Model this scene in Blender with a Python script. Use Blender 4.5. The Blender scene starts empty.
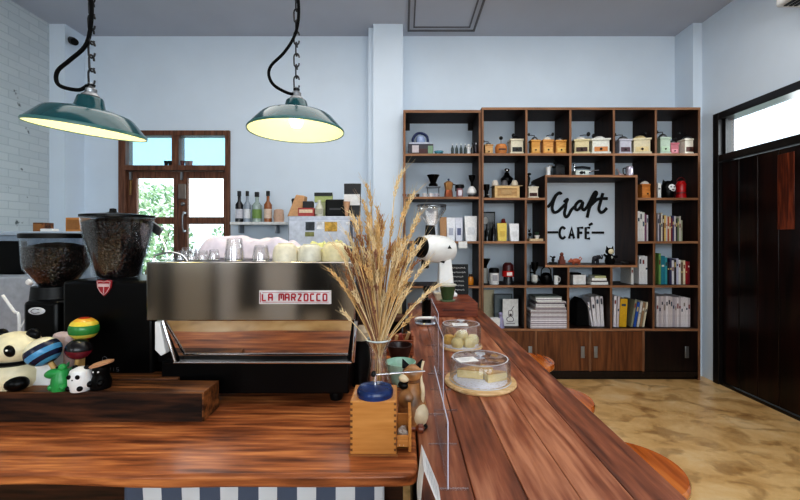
import bpy, math, random
from mathutils import Vector, Matrix
random.seed(7)
PI = math.pi
SC = bpy.context.scene
COL = SC.collection
F = 400.0; CX = 403.0; CY = 238.0; EYE = 1.45
def X(px, Z): return (px-CX)*Z/F
def H(py, Z): return EYE-(py-CY)*Z/F

# ------------------------------------------------------------------ materials
def lin(c):
    return tuple((v/255/12.92 if v/255 <= .04045 else ((v/255+.055)/1.055)**2.4) for v in c)
def newmat(name):
    m = bpy.data.materials.new(name); m.use_nodes = True
    nt = m.node_tree; b = nt.nodes['Principled BSDF']
    return m, nt, b
_cache = {}
def mat(name, c, rough=.5, metal=0, var=.12, scale=30, bump=0, coat=0, emit=0, spec=.5, aniso=0):
    key = (name, c, rough, metal)
    if key in _cache: return _cache[key]
    m, nt, b = newmat(name)
    b.inputs['Roughness'].default_value = rough; b.inputs['Metallic'].default_value = metal
    b.inputs['Coat Weight'].default_value = coat
    b.inputs['Specular IOR Level'].default_value = spec
    if aniso: b.inputs['Anisotropic'].default_value = aniso
    l = lin(c)
    n = nt.nodes.new('ShaderNodeTexNoise'); n.inputs['Scale'].default_value = scale; n.inputs['Detail'].default_value = 4
    tc = nt.nodes.new('ShaderNodeTexCoord'); nt.links.new(tc.outputs['Object'], n.inputs['Vector'])
    r = nt.nodes.new('ShaderNodeValToRGB')
    r.color_ramp.elements[0].position = .3; r.color_ramp.elements[1].position = .7
    r.color_ramp.elements[0].color = tuple(v*(1-var) for v in l)+(1,)
    r.color_ramp.elements[1].color = tuple(min(1, v*(1+var)) for v in l)+(1,)
    nt.links.new(n.outputs['Fac'], r.inputs['Fac']); nt.links.new(r.outputs['Color'], b.inputs['Base Color'])
    if bump:
        bp = nt.nodes.new('ShaderNodeBump'); bp.inputs['Strength'].default_value = bump; bp.inputs['Distance'].default_value = .01
        nt.links.new(n.outputs['Fac'], bp.inputs['Height']); nt.links.new(bp.outputs['Normal'], b.inputs['Normal'])
    if emit:
        b.inputs['Emission Color'].default_value = l+(1,); b.inputs['Emission Strength'].default_value = emit
    _cache[key] = m
    return m
def wood(name, dark, light, axis='X', scale=1.0, rough=.4, coat=0, plank=None, contrast=.5, mid=None):
    m, nt, b = newmat(name)
    N = nt.nodes.new; L = nt.links.new
    tc = N('ShaderNodeTexCoord'); mp = N('ShaderNodeMapping')
    s = {'X': (.6, 7, 7), 'Y': (7, .6, 7), 'Z': (7, 7, .6)}[axis]
    mp.inputs['Scale'].default_value = tuple(v*scale for v in s)
    L(tc.outputs['Object'], mp.inputs['Vector'])
    vec = mp.outputs['Vector']; pn = None
    if plank:
        sep = N('ShaderNodeSeparateXYZ'); L(tc.outputs['Object'], sep.inputs[0])
        d = N('ShaderNodeMath'); d.operation = 'DIVIDE'; d.inputs[1].default_value = plank[1]
        a = N('ShaderNodeMath'); a.operation = 'ADD'; a.inputs[1].default_value = plank[2]
        L(sep.outputs[plank[0]], a.inputs[0]); L(a.outputs[0], d.inputs[0])
        fl = N('ShaderNodeMath'); fl.operation = 'FLOOR'; L(d.outputs[0], fl.inputs[0])
        wn = N('ShaderNodeTexWhiteNoise'); wn.noise_dimensions = '1D'; L(fl.outputs[0], wn.inputs['W'])
        va = N('ShaderNodeVectorMath'); va.operation = 'MULTIPLY_ADD'
        va.inputs[1].default_value = (9, 9, 9)
        L(wn.outputs['Color'], va.inputs[0]); L(vec, va.inputs[2]); vec = va.outputs[0]; pn = wn
    n1 = N('ShaderNodeTexNoise'); n1.inputs['Scale'].default_value = 1.2; n1.inputs['Detail'].default_value = 6; n1.inputs['Distortion'].default_value = 1.2
    L(vec, n1.inputs['Vector'])
    wv = N('ShaderNodeMath'); wv.operation = 'MULTIPLY'; wv.inputs[1].default_value = 22
    L(n1.outputs['Fac'], wv.inputs[0])
    sn = N('ShaderNodeMath'); sn.operation = 'SINE'; L(wv.outputs[0], sn.inputs[0])
    n2 = N('ShaderNodeTexNoise'); n2.inputs['Scale'].default_value = 7; n2.inputs['Detail'].default_value = 8
    L(vec, n2.inputs['Vector'])
    ma = N('ShaderNodeMath'); ma.operation = 'MULTIPLY_ADD'; ma.inputs[1].default_value = .22*contrast; ma.inputs[2].default_value = 0
    L(sn.outputs[0], ma.inputs[0])
    ad = N('ShaderNodeMath'); ad.operation = 'ADD'; L(ma.outputs[0], ad.inputs[0]); L(n2.outputs['Fac'], ad.inputs[1])
    out = ad.outputs[0]
    if pn:
        pm = N('ShaderNodeMath'); pm.operation = 'MULTIPLY_ADD'; pm.inputs[1].default_value = .22; L(pn.outputs['Value'], pm.inputs[0]); L(out, pm.inputs[2])
        sb = N('ShaderNodeMath'); sb.operation = 'SUBTRACT'; sb.inputs[1].default_value = .11; L(pm.outputs[0], sb.inputs[0]); out = sb.outputs[0]
    r = N('ShaderNodeValToRGB'); r.color_ramp.elements[0].position = .5-.25; r.color_ramp.elements[1].position = .5+.25
    r.color_ramp.elements[0].color = lin(dark)+(1,); r.color_ramp.elements[1].color = lin(light)+(1,)
    if mid:
        e = r.color_ramp.elements.new(.5); e.color = lin(mid)+(1,)
    L(out, r.inputs['Fac']); L(r.outputs['Color'], b.inputs['Base Color'])
    b.inputs['Specular IOR Level'].default_value = .3; b.inputs['Roughness'].default_value = rough; b.inputs['Coat Weight'].default_value = coat; b.inputs['Coat Roughness'].default_value = .15
    bp = N('ShaderNodeBump'); bp.inputs['Strength'].default_value = .12; bp.inputs['Distance'].default_value = .004
    L(out, bp.inputs['Height']); L(bp.outputs['Normal'], b.inputs['Normal'])
    return m
def glass(name, tint=(1, 1, 1), refl=.12, rough=.02, milk=0.0, edge=.5):
    m = bpy.data.materials.new(name); m.use_nodes = True; nt = m.node_tree; nt.nodes.clear()
    N = nt.nodes.new; L = nt.links.new
    o = N('ShaderNodeOutputMaterial'); tr = N('ShaderNodeBsdfTransparent'); tr.inputs[0].default_value = tint+(1,)
    g = N('ShaderNodeBsdfGlossy'); g.inputs['Roughness'].default_value = rough
    lw = N('ShaderNodeLayerWeight'); lw.inputs['Blend'].default_value = .35
    ma = N('ShaderNodeMath'); ma.operation = 'MULTIPLY_ADD'; ma.inputs[1].default_value = edge; ma.inputs[2].default_value = refl
    L(lw.outputs['Facing'], ma.inputs[0])
    mx = N('ShaderNodeMixShader'); L(ma.outputs[0], mx.inputs[0]); L(tr.outputs[0], mx.inputs[1]); L(g.outputs[0], mx.inputs[2])
    last = mx
    if milk:
        d = N('ShaderNodeBsdfDiffuse'); d.inputs[0].default_value = (.9, .92, .95, 1)
        m2 = N('ShaderNodeMixShader'); m2.inputs[0].default_value = milk
        L(mx.outputs[0], m2.inputs[1]); L(d.outputs[0], m2.inputs[2]); last = m2
    L(last.outputs[0], o.inputs[0])
    return m

WALL = mat('wall_paint', (222, 233, 244), .8, var=.02, scale=3)
CEIL = mat('ceiling_paint', (190, 194, 204), .9, var=.03, scale=2)
def brick_mat():
    m, nt, b = newmat('painted_brick'); N = nt.nodes.new; L = nt.links.new
    tc = N('ShaderNodeTexCoord'); sp = N('ShaderNodeSeparateXYZ'); cb = N('ShaderNodeCombineXYZ')
    L(tc.outputs['Object'], sp.inputs[0]); L(sp.outputs['Y'], cb.inputs['X']); L(sp.outputs['Z'], cb.inputs['Y'])
    bt = N('ShaderNodeTexBrick'); bt.inputs['Scale'].default_value = 1; bt.inputs['Brick Width'].default_value = .21; bt.inputs['Row Height'].default_value = .075
    bt.inputs['Mortar Size'].default_value = .006; bt.inputs['Mortar Smooth'].default_value = .6
    bt.inputs['Color1'].default_value = lin((206, 213, 216))+(1,); bt.inputs['Color2'].default_value = lin((198, 206, 210))+(1,)
    bt.inputs['Mortar'].default_value = lin((188, 197, 202))+(1,)
    L(cb.outputs[0], bt.inputs['Vector'])
    n = N('ShaderNodeTexNoise'); n.inputs['Scale'].default_value = 9; n.inputs['Detail'].default_value = 6; L(tc.outputs['Object'], n.inputs['Vector'])
    r = N('ShaderNodeValToRGB'); r.color_ramp.elements[0].position = .27; r.color_ramp.elements[1].position = .33
    r.color_ramp.elements[0].color = lin((120, 126, 128))+(1,); r.color_ramp.elements[1].color = (1, 1, 1, 1)
    L(n.outputs['Fac'], r.inputs['Fac'])
    mx = N('ShaderNodeMix'); mx.data_type = 'RGBA'; mx.blend_type = 'MULTIPLY'; mx.inputs[0].default_value = 1
    L(bt.outputs['Color'], mx.inputs[6]); L(r.outputs['Color'], mx.inputs[7]); L(mx.outputs[2], b.inputs['Base Color'])
    bp = N('ShaderNodeBump'); bp.inputs['Strength'].default_value = .35; bp.inputs['Distance'].default_value = .01
    iv = N('ShaderNodeMath'); iv.operation = 'SUBTRACT'; iv.inputs[0].default_value = 1; L(bt.outputs['Fac'], iv.inputs[1])
    L(iv.outputs[0], bp.inputs['Height']); L(bp.outputs['Normal'], b.inputs['Normal'])
    b.inputs['Roughness'].default_value = .75
    return m
BRICK = brick_mat()
def floor_mat():
    m, nt, b = newmat('polished_concrete'); N = nt.nodes.new; L = nt.links.new
    tc = N('ShaderNodeTexCoord')
    mp = N('ShaderNodeMapping'); mp.inputs['Scale'].default_value = (1, 1.3, 1); mp.inputs['Rotation'].default_value = (0, 0, .5)
    L(tc.outputs['Object'], mp.inputs['Vector'])
    n = N('ShaderNodeTexNoise'); n.inputs['Scale'].default_value = 2.4; n.inputs['Detail'].default_value = 9; n.inputs['Distortion'].default_value = .35; n.inputs['Roughness'].default_value = .62
    L(mp.outputs[0], n.inputs['Vector'])
    r = N('ShaderNodeValToRGB'); e = r.color_ramp.elements
    e[0].position = .3; e[0].color = lin((158, 118, 74))+(1,); e[1].position = .78; e[1].color = lin((240, 216, 176))+(1,)
    q = e.new(.42); q.color = lin((214, 172, 114))+(1,); q = e.new(.56); q.color = lin((230, 192, 136))+(1,)
    L(n.outputs['Fac'], r.inputs['Fac'])
    n2 = N('ShaderNodeTexNoise'); n2.inputs['Scale'].default_value = 4.5; n2.inputs['Detail'].default_value = 10; n2.inputs['Distortion'].default_value = .6
    L(mp.outputs[0], n2.inputs['Vector'])
    r2 = N('ShaderNodeValToRGB'); r2.color_ramp.elements[0].position = .36; r2.color_ramp.elements[0].color = (.32, .22, .13, 1); r2.color_ramp.elements[1].position = .5; r2.color_ramp.elements[1].color = (1, 1, 1, 1)
    L(n2.outputs['Fac'], r2.inputs['Fac'])
    mx = N('ShaderNodeMix'); mx.data_type = 'RGBA'; mx.blend_type = 'MULTIPLY'; mx.inputs[0].default_value = .5
    L(r.outputs['Color'], mx.inputs[6]); L(r2.outputs['Color'], mx.inputs[7]); L(mx.outputs[2], b.inputs['Base Color'])
    b.inputs['Roughness'].default_value = .28
    return m
FLOOR = floor_mat()
W_BAR = wood('bar_plank_wood', (84, 44, 28), (184, 126, 94), 'Y', .9, .36, .15, plank=('X', .112, 0), contrast=.28, mid=(138, 80, 54))
W_COUNTER = wood('counter_slab_wood', (92, 48, 27), (214, 140, 84), 'X', 1.25, .38, .1, contrast=.42, mid=(164, 96, 56))
W_BLOCK = wood('old_beam_wood', (58, 32, 18), (150, 96, 54), 'X', 1.4, .5, 0, contrast=.8)
W_BLOCKF = wood('beam_front_wood', (24, 14, 10), (84, 50, 30), 'X', 1.6, .6, 0, contrast=.8)  # darker tone of the beam wood, for the front faces
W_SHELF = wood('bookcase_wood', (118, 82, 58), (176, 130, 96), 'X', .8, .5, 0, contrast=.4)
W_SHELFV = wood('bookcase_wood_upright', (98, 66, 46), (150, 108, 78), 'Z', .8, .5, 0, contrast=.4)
W_SHADE = wood('bookcase_painted_shade', (22, 11, 7), (54, 30, 20), 'Z', .8, .55, 0, contrast=.4)  # bookcase wood darkened to paint in the shade inside the bays
W_DOOR = wood('dark_door_wood', (8, 4, 4), (36, 14, 10), 'Z', .5, .28, .2, plank=('Y', .2, 0), contrast=.6)
W_CAB = wood('cabinet_door_wood', (74, 42, 24), (128, 80, 48), 'Z', .8, .35, .1, contrast=.3)
W_CABD = wood('dark_cabinet_wood', (14, 8, 7), (34, 18, 14), 'Z', .8, .35, .2, contrast=.5)
W_WIN = wood('window_frame_wood', (84, 54, 42), (134, 92, 70), 'Z', 1.2, .5, 0, contrast=.4)
W_STOOL = wood('stool_seat_wood', (150, 76, 28), (206, 124, 56), 'Y', 1.0, .16, .6, contrast=.45, mid=(182, 98, 40))
W_OAK = wood('mill_box_wood', (186, 124, 62), (206, 146, 82), 'X', 2, .4, .1, contrast=.25)
W_PALE = wood('pale_board_wood', (196, 158, 108), (232, 202, 158), 'X', 2, .5, 0, contrast=.5)
W_CRATE = wood('small_crate_wood', (150, 112, 70), (208, 172, 120), 'X', 5, .6, 0, contrast=.5)
W_DARK = wood('dark_stained_wood', (26, 14, 10), (70, 38, 26), 'X', 2, .4, 0, contrast=.5)
BLACK = mat('black_plastic', (9, 9, 10), .4, spec=.25)
BLACKM = mat('matt_black', (7, 7, 8), .8, spec=.15)
BLKSH = mat('gloss_black_paint', (4, 4, 5), .3, spec=.18)
STEEL = mat('brushed_steel', (206, 200, 193), .1, 1, var=.03, scale=8)
STEEL.node_tree.nodes['Principled BSDF'].inputs['Anisotropic Rotation'].default_value = .25
STEELD = mat('dull_steel', (150, 152, 155), .42, 1, var=.05)
CHROME = mat('chrome', (225, 225, 228), .1, 1, var=.0)
_nt = STEEL.node_tree; _tg = _nt.nodes.new('ShaderNodeTangent'); _tg.direction_type = 'RADIAL'; _tg.axis = 'Z'
_nt.links.new(_tg.outputs[0], _nt.nodes['Principled BSDF'].inputs['Tangent'])
MIRROR = mat('polished_steel', (205, 200, 196), .045, 1, var=.0)
WHITE = mat('white_gloss', (236, 236, 234), .3, var=.02)
WHITEM = mat('white_matt', (226, 226, 224), .7)
CREAM = mat('cream_gloss', (232, 222, 188), .35)
PAPER = mat('paper', (232, 230, 224), .8, var=.05)
GREY = mat('grey_paint', (150, 156, 164), .5)
GLASS = glass('clear_glass')
GLASSP = glass('pane_glass', (.97, .99, 1), .04, .02, edge=.25)
ACRYL = glass('clear_acrylic', (.93, .94, .96), .05, .03, .03, edge=.3)
HOPG = glass('hopper_glass', (.9, .92, .94), .03, .03, .0, edge=.3)

# ------------------------------------------------------------------ mesh builder
class MB:
    def __init__(s): s.v = []; s.f = []; s.mi = []; s.m = 0
    def _add(s, vs, fs):
        b = len(s.v); s.v += [tuple(v) for v in vs]
        for f in fs: s.f.append(tuple(i+b for i in f)); s.mi.append(s.m)
        return s
    def box(s, c, d, M=None):
        cx, cy, cz = c; x, y, z = d[0]/2, d[1]/2, d[2]/2
        vs = [Vector((a*x, b*y, e*z)) for a in (-1, 1) for b in (-1, 1) for e in (-1, 1)]
        if M is not None: vs = [M @ v for v in vs]
        vs = [v+Vector(c) for v in vs]
        return s._add(vs, [(0, 1, 3, 2), (4, 6, 7, 5), (0, 4, 5, 1), (2, 3, 7, 6), (0, 2, 6, 4), (1, 5, 7, 3)])
    def bb(s, x0, x1, y0, y1, z0, z1):
        return s.box(((x0+x1)/2, (y0+y1)/2, (z0+z1)/2), (abs(x1-x0), abs(y1-y0), abs(z1-z0)))
    def taper(s, c, d0, d1, h, off=(0, 0)):   # frustum box, base centre c
        vs = []
        for (dx, dy), z, o in ((d0, 0, (0, 0)), (d1, h, off)):
            for a, b in ((-1, -1), (1, -1), (1, 1), (-1, 1)):
                vs.append((c[0]+a*dx/2+o[0], c[1]+b*dy/2+o[1], c[2]+z))
        return s._add(vs, [(3, 2, 1, 0), (4, 5, 6, 7), (0, 1, 5, 4), (1, 2, 6, 5), (2, 3, 7, 6), (3, 0, 4, 7)])
    def lathe(s, prof, n=24, c=(0, 0, 0), M=None, close=True):
        vs = []
        for r, z in prof:
            for i in range(n):
                a = 2*PI*i/n; v = Vector((r*math.cos(a), r*math.sin(a), z))
                if M is not None: v = M @ v
                vs.append(v+Vector(c))
        fs = []
        for j in range(len(prof)-1):
            for i in range(n):
                k = (i+1) % n; fs.append((j*n+i, j*n+k, (j+1)*n+k, (j+1)*n+i))
        if close:
            if prof[0][0] > 1e-4: fs.append(tuple(range(n-1, -1, -1)))
            if prof[-1][0] > 1e-4: fs.append(tuple((len(prof)-1)*n+i for i in range(n)))
        return s._add(vs, fs)
    def sph(s, c, r, n=14, M=None):
        if not hasattr(r, '__len__'): r = (r, r, r)
        R = Matrix.Diagonal(r)
        if M is not None: R = M @ R
        k = max(6, n//2+2)
        return s.lathe([(max(1e-5, math.sin(PI*i/k)), -math.cos(PI*i/k)) for i in range(k+1)], n, c, R, False)
    def tube(s, pts, r, n=8, cap=True):
        pts = [Vector(p) for p in pts]
        if not hasattr(r, '__len__'): r = [r]*len(pts)
        up = None; vs = []
        for i, p in enumerate(pts):
            t = (pts[min(i+1, len(pts)-1)]-pts[max(i-1, 0)])
            if t.length < 1e-9: t = Vector((0, 0, 1))
            t.normalize()
            if up is None: up = t.orthogonal().normalized()
            up = (up-t*up.dot(t))
            if up.length < 1e-6: up = t.orthogonal()
            up.normalize(); w = t.cross(up)
            for k in range(n):
                a = 2*PI*k/n; vs.append(p+(up*math.cos(a)+w*math.sin(a))*r[i])
        fs = []
        for i in range(len(pts)-1):
            for k in range(n):
                q = (k+1) % n; fs.append((i*n+k, i*n+q, (i+1)*n+q, (i+1)*n+k))
        if cap: fs.append(tuple(range(n-1, -1, -1))); fs.append(tuple((len(pts)-1)*n+k for k in range(n)))
        return s._add(vs, fs)
    def prism(s, poly, y0, y1):     # poly in XZ, extruded in Y
        n = len(poly); vs = [(x, y0, z) for x, z in poly]+[(x, y1, z) for x, z in poly]
        fs = [tuple(range(n)), tuple(range(2*n-1, n-1, -1))]+[(i, n+i, n+(i+1) % n, (i+1) % n) for i in range(n)]
        return s._add(vs, fs)
    def prismz(s, poly, z0, z1):
        n = len(poly); vs = [(x, y, z0) for x, y in poly]+[(x, y, z1) for x, y in poly]
        fs = [tuple(range(n-1, -1, -1)), tuple(range(n, 2*n))]+[(i, (i+1) % n, n+(i+1) % n, n+i) for i in range(n)]
        return s._add(vs, fs)
    def build(s, name, m, parent=None, loc=(0, 0, 0), rz=0, bevel=0, smooth=35):
        me = bpy.data.meshes.new(name); me.from_pydata(s.v, [], s.f)
        for x in (m if isinstance(m, (list, tuple)) else [m]): me.materials.append(x)
        me.polygons.foreach_set('material_index', s.mi)
        import bmesh
        bm = bmesh.new(); bm.from_mesh(me); bmesh.ops.recalc_face_normals(bm, faces=bm.faces); bm.to_mesh(me); bm.free()
        if smooth:
            me.polygons.foreach_set('use_smooth', [True]*len(me.polygons)); me.set_sharp_from_angle(angle=math.radians(smooth))
        o = bpy.data.objects.new(name, me); COL.objects.link(o)
        o.location = loc; o.rotation_euler = (0, 0, rz)
        if parent: o.parent = parent
        if bevel:
            b = o.modifiers.new('bevel', 'BEVEL'); b.width = bevel; b.segments = 2; b.limit_method = 'ANGLE'; b.harden_normals = False
        return o
def Rx(a): return Matrix.Rotation(a, 3, 'X')
def Ry(a): return Matrix.Rotation(a, 3, 'Y')
def Rz(a): return Matrix.Rotation(a, 3, 'Z')
def tag(o, label, cat, group=None, kind=None):
    o['label'] = label; o['category'] = cat
    if group: o['group'] = group
    if kind: o['kind'] = kind
    return o
def thing(name, label, cat, loc=(0, 0, 0), rz=0, group=None):
    o = bpy.data.objects.new(name, None); COL.objects.link(o); o.empty_display_size = .05
    o.location = loc; o.rotation_euler = (0, 0, rz); return tag(o, label, cat, group)
def struct(o): o['kind'] = 'structure'; return o
def copy_tree(o, parent=None):
    c = o.copy(); COL.objects.link(c)
    if parent: c.parent = parent
    for ch in list(o.children): copy_tree(ch, c)
    return c
def smooth_path(P, k=6):
    P = [Vector(p) for p in P]; out = []
    for i in range(len(P)-1):
        a = P[max(i-1, 0)]; b = P[i]; c = P[i+1]; d = P[min(i+2, len(P)-1)]
        for j in range(k):
            t = j/k
            out.append(.5*((2*b)+(c-a)*t+(2*a-5*b+4*c-d)*t*t+(3*b-a-3*c+d)*t**3))
    out.append(P[-1]); return out

# ================================================================== ROOM SHELL
ZB = 4.48; XL = -3.73; XR = 3.14; HC = 3.71; YF = -2.6
struct(MB().bb(XL-.2, XR+.2, YF-.2, ZB+.2, -.1, 0).build('floor', FLOOR))
struct(MB().bb(XL-.2, XR+.2, YF-.2, ZB+.2, HC, HC+.1).build('ceiling', CEIL))
struct(MB().bb(XL-.2, XL, YF-.2, ZB+.2, 0, HC).build('wall_left', BRICK))
wx0, wx1, wz1 = X(120, ZB), X(230.5, ZB), H(131, ZB)
b = MB(); b.bb(XL-.2, wx0, ZB, ZB+.2, 0, HC); b.bb(wx1, XR+.2, ZB, ZB+.2, 0, HC); b.bb(wx0, wx1, ZB, ZB+.2, wz1, HC)
struct(b.build('wall_back', WALL))
dy0, dy1, dz1 = 2.3, 4.03, 2.69
b = MB(); b.bb(XR, XR+.2, YF-.2, dy0, 0, HC); b.bb(XR, XR+.2, dy1, ZB+.2, 0, HC); b.bb(XR, XR+.2, dy0, dy1, dz1, HC)
struct(b.build('wall_right', WALL))
# wall added behind the camera for light and steel reflections: window openings between posts
b = MB()
b.bb(XL, XR, YF-.15, YF, 2.9, HC)
for x0, x1 in ((XL, -1.88), (-1.36, XR)): b.bb(x0, x1, YF-.15, YF, 0, 1.3)
for x0, x1 in ((XL, -3.3), (-2.15, -1.88), (-1.36, -.95), (.35, .5), (1.5, 1.75), (2.9, XR)):
    b.bb(x0, x1, YF-.15, YF, .5, 2.95)
struct(b.build('wall_front', mat('reflected_wall', (214, 206, 194), .8)))
struct(MB().bb(-1.88, -1.36, YF-.1, YF-.05, 0, 2.9).build('reflector_door_panel', mat('reflector_pale_blue', (226, 236, 250), .6)))  # unseen pale panel added to mirror a bluish band in the steel
for k_, (x0, x1) in enumerate(((-2.4, -2.2), (-1.84, -1.4))):
    struct(MB().bb(x0, x1, YF, YF+.03, 0, 1.3).build('trim_%d' % (k_+7), mat('reflector_pale', (246, 246, 250), .6)))  # unseen pale reflectors added for bright bands in the steel
dk = mat('reflected_dark_strip', (30, 24, 20), .6)
for k_, (x0, x1) in enumerate(((-3.18, -3.0), (-2.5, -2.42), (-1.36, -1.3), (-.98, -.78))):
    struct(MB().bb(x0, x1, YF, YF+.06, 0, 2.9).build('trim_%d' % (k_+2), dk))  # unseen dark strips added for dark bands in the steel
# pilasters
struct(MB().bb(-.315, 0.0, 4.22, ZB, 0, HC).build('wall_pillar', WALL))
struct(MB().bb(-.372, -.315, 4.3, ZB, 0, HC).build('wall_pillar', WALL))
struct(MB().bb(3.045, XR, 4.2, ZB, 0, HC).build('wall_pillar', WALL))
struct(MB().bb(XL, X(65, 4.22), 4.22, ZB, 0, HC).build('wall_pillar', WALL))
# ceiling hatch trim
b = MB(); hx0, hx1, hy0, hy1 = .05, .78, 2.0, 4.36
for a in ((hx0, hx0+.02, hy0, hy1), (hx1-.02, hx1, hy0, hy1), (hx0, hx1, hy0, hy0+.02), (hx0, hx1, hy1-.02, hy1)):
    b.bb(*a, HC-.012, HC)
for a in ((hx0+.06, hx0+.075, hy0+.06, hy1-.07), (hx1-.075, hx1-.06, hy0+.06, hy1-.07), (hx0+.06, hx1-.06, hy1-.085, hy1-.07)):
    b.bb(*a, HC-.008, HC)
struct(b.build('trim_1', mat('hatch_trim', (108, 108, 112), .7)))
struct(MB().bb(.0, 3.04, ZB-.01, ZB, 0, .08).build('baseboard_back', WHITEM))

# ---- glazed double door at the back left
def backdoor():
    o = bpy.data.objects.new('door_1', None); COL.objects.link(o); struct(o)
    y0, y1 = ZB-.03, ZB+.1
    def zz(py): return H(py, ZB)
    def xx(px): return X(px, ZB)
    b = MB()
    b.bb(wx0, xx(127), y0, y1, 0, wz1); b.bb(xx(226), wx1, y0, y1, 0, wz1)
    b.bb(xx(127), xx(226), y0, y1, zz(136), wz1); b.bb(xx(127), xx(226), y0-.02, y1, zz(171), zz(166))
    b.bb(xx(173), xx(180), y0, y1, zz(166), zz(136))
    b.build('door_frame', W_WIN, o, bevel=.004)
    for a, c, ga, gc in ((127.3, 177, 136, 173), (177.5, 225.7, 187, 223)):
        lf = MB(); yy0, yy1 = ZB+.01, ZB+.05
        lf.bb(xx(a), xx(ga), yy0, yy1, .02, zz(171.3)); lf.bb(xx(gc), xx(c), yy0, yy1, .02, zz(171.3))
        lf.bb(xx(ga), xx(gc), yy0, yy1, zz(178), zz(171.3)); lf.bb(xx(ga), xx(gc), yy0, yy1, zz(224), zz(217))
        lf.bb(xx(ga), xx(gc), yy0, yy1, .02, .75)
        l = lf.build('door_leaf', W_WIN, o, bevel=.003)
        MB().bb(xx(ga), xx(gc), ZB+.025, ZB+.031, zz(217), zz(178)).build('pane', GLASSP, l)
        MB().bb(xx(ga), xx(gc), ZB+.025, ZB+.031, .75, zz(224)).build('pane', GLASSP, l)
    tint = glass('blue_film_glass', (.62, .82, .92), .05, .05, .15, edge=.2)
    MB().bb(xx(127), xx(173), ZB+.03, ZB+.036, zz(166), zz(136)).build('transom_pane', tint, o)
    MB().bb(xx(180), xx(226), ZB+.03, ZB+.036, zz(166), zz(136)).build('transom_pane', tint, o)
    b = MB(); b.tube([(xx(185), ZB-.03, zz(232)), (xx(185), ZB-.05, zz(228)), (xx(185), ZB-.05, zz(216)), (xx(185), ZB-.03, zz(212))], .008)
    b.bb(xx(184), xx(186), ZB-.03, ZB+.012, zz(214), zz(212)); b.bb(xx(184), xx(186), ZB-.03, ZB+.012, zz(232), zz(230))
    b.build('door_handle', STEELD, o)
    b = MB(); b.bb(xx(179), xx(186), ZB-.02, ZB+.012, zz(199), zz(184)); b.build('lock_box', mat('lock_grey', (120, 108, 100), .5), o, bevel=.005)
    b = MB(); b.lathe([(.001, 0), (.022, 0), (.022, .02), (.012, .03), (.001, .03)], 14, (xx(183), ZB+.012, zz(204)), Rx(PI/2)); b.build('lock_knob', STEELD, o)
    for px in (131, 182):
        MB().bb(xx(px)-.012, xx(px)+.012, ZB-.015, ZB+.012, zz(180) , zz(172)).build('hinge', STEELD, o)
    MB().tube([(xx(131), ZB, zz(179)), (xx(131), ZB-.012, zz(195))], .012).build('door_closer', mat('brass_old', (130, 100, 60), .5, .6), o)
backdoor()
zt = H(166, ZB)
cupP = MB().lathe([(.001, 0), (.02, 0), (.03, .05), (.026, .05), (.018, .008), (.001, .008)], 14)
for k, (px, cm, lb) in enumerate(((166.2, BLACK, 'tiny black cup left of the middle post above the back door'), (170.2, BLACK, 'tiny black cup touching the middle post above the back door'),
        (182.6, mat('dark_red_cup', (84, 30, 30), .4), 'tiny dark red cup on the ledge above the right back door'),
        (187, mat('grey_cup', (120, 110, 112), .4), 'tiny grey cup in the middle of the right door ledge'), (190.6, mat('pink_cup', (150, 118, 116), .4), 'tiny pinkish cup at the end of the right door ledge'))):
    o = cupP.build('small_cup', cm, None, (X(px, ZB-.025), ZB-.025, zt)); o.scale = (.8, .8, 1); tag(o, lb, 'cup')

# ---- dark wooden door on the right wall
def rightdoor():
    o = bpy.data.objects.new('door_2', None); COL.objects.link(o); struct(o)
    fr = mat('black_stained_wood', (16, 12, 12), .35)
    b = MB(); t = .07
    b.bb(XR-.02, XR+.14, dy1-t, dy1, 0, dz1); b.bb(XR-.02, XR+.14, dy0, dy0+t, 0, dz1); b.bb(XR-.02, XR+.14, dy0+t, dy1-t, dz1-t, dz1)
    b.bb(XR-.02, XR+.14, dy0+t, dy1-t, 2.2, 2.27)
    b.build('door_frame', fr, o, bevel=.004)
    b = MB(); y0, y1 = dy0+t, dy1-t
    for a, c in ((y0, y0+.03), (y1-.03, y1)): b.bb(XR+.03, XR+.06, a, c, 2.27, dz1-t)
    b.build('transom_frame', fr, o)
    MB().bb(XR+.045, XR+.05, y0+.03, y1-.03, 2.27, dz1-t).build('transom_pane', GLASSP, o)
    b = MB(); n = 8; w = (y1-y0)/n
    for i in range(n):
        b.bb(XR+.02, XR+.06, y0+i*w+.002, y0+(i+1)*w-.002, .03, 2.195)
    b.build('door_panel', W_DOOR, o, bevel=.004)
    MB().bb(XR+.0, XR+.12, y0, y1, 0, .025).build('threshold', fr, o)
    patch = wood('reddish_wood', (70, 28, 14), (132, 62, 34), 'Z', 1.2, .3, .2, contrast=.9)
    b = MB(); b.bb(XR+.014, XR+.02, 3.225, 3.37, 1.52, 2.15); b.build('reddish_patch', patch, o, bevel=.002)  # reddish patch over the dark planks
rightdoor()

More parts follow.
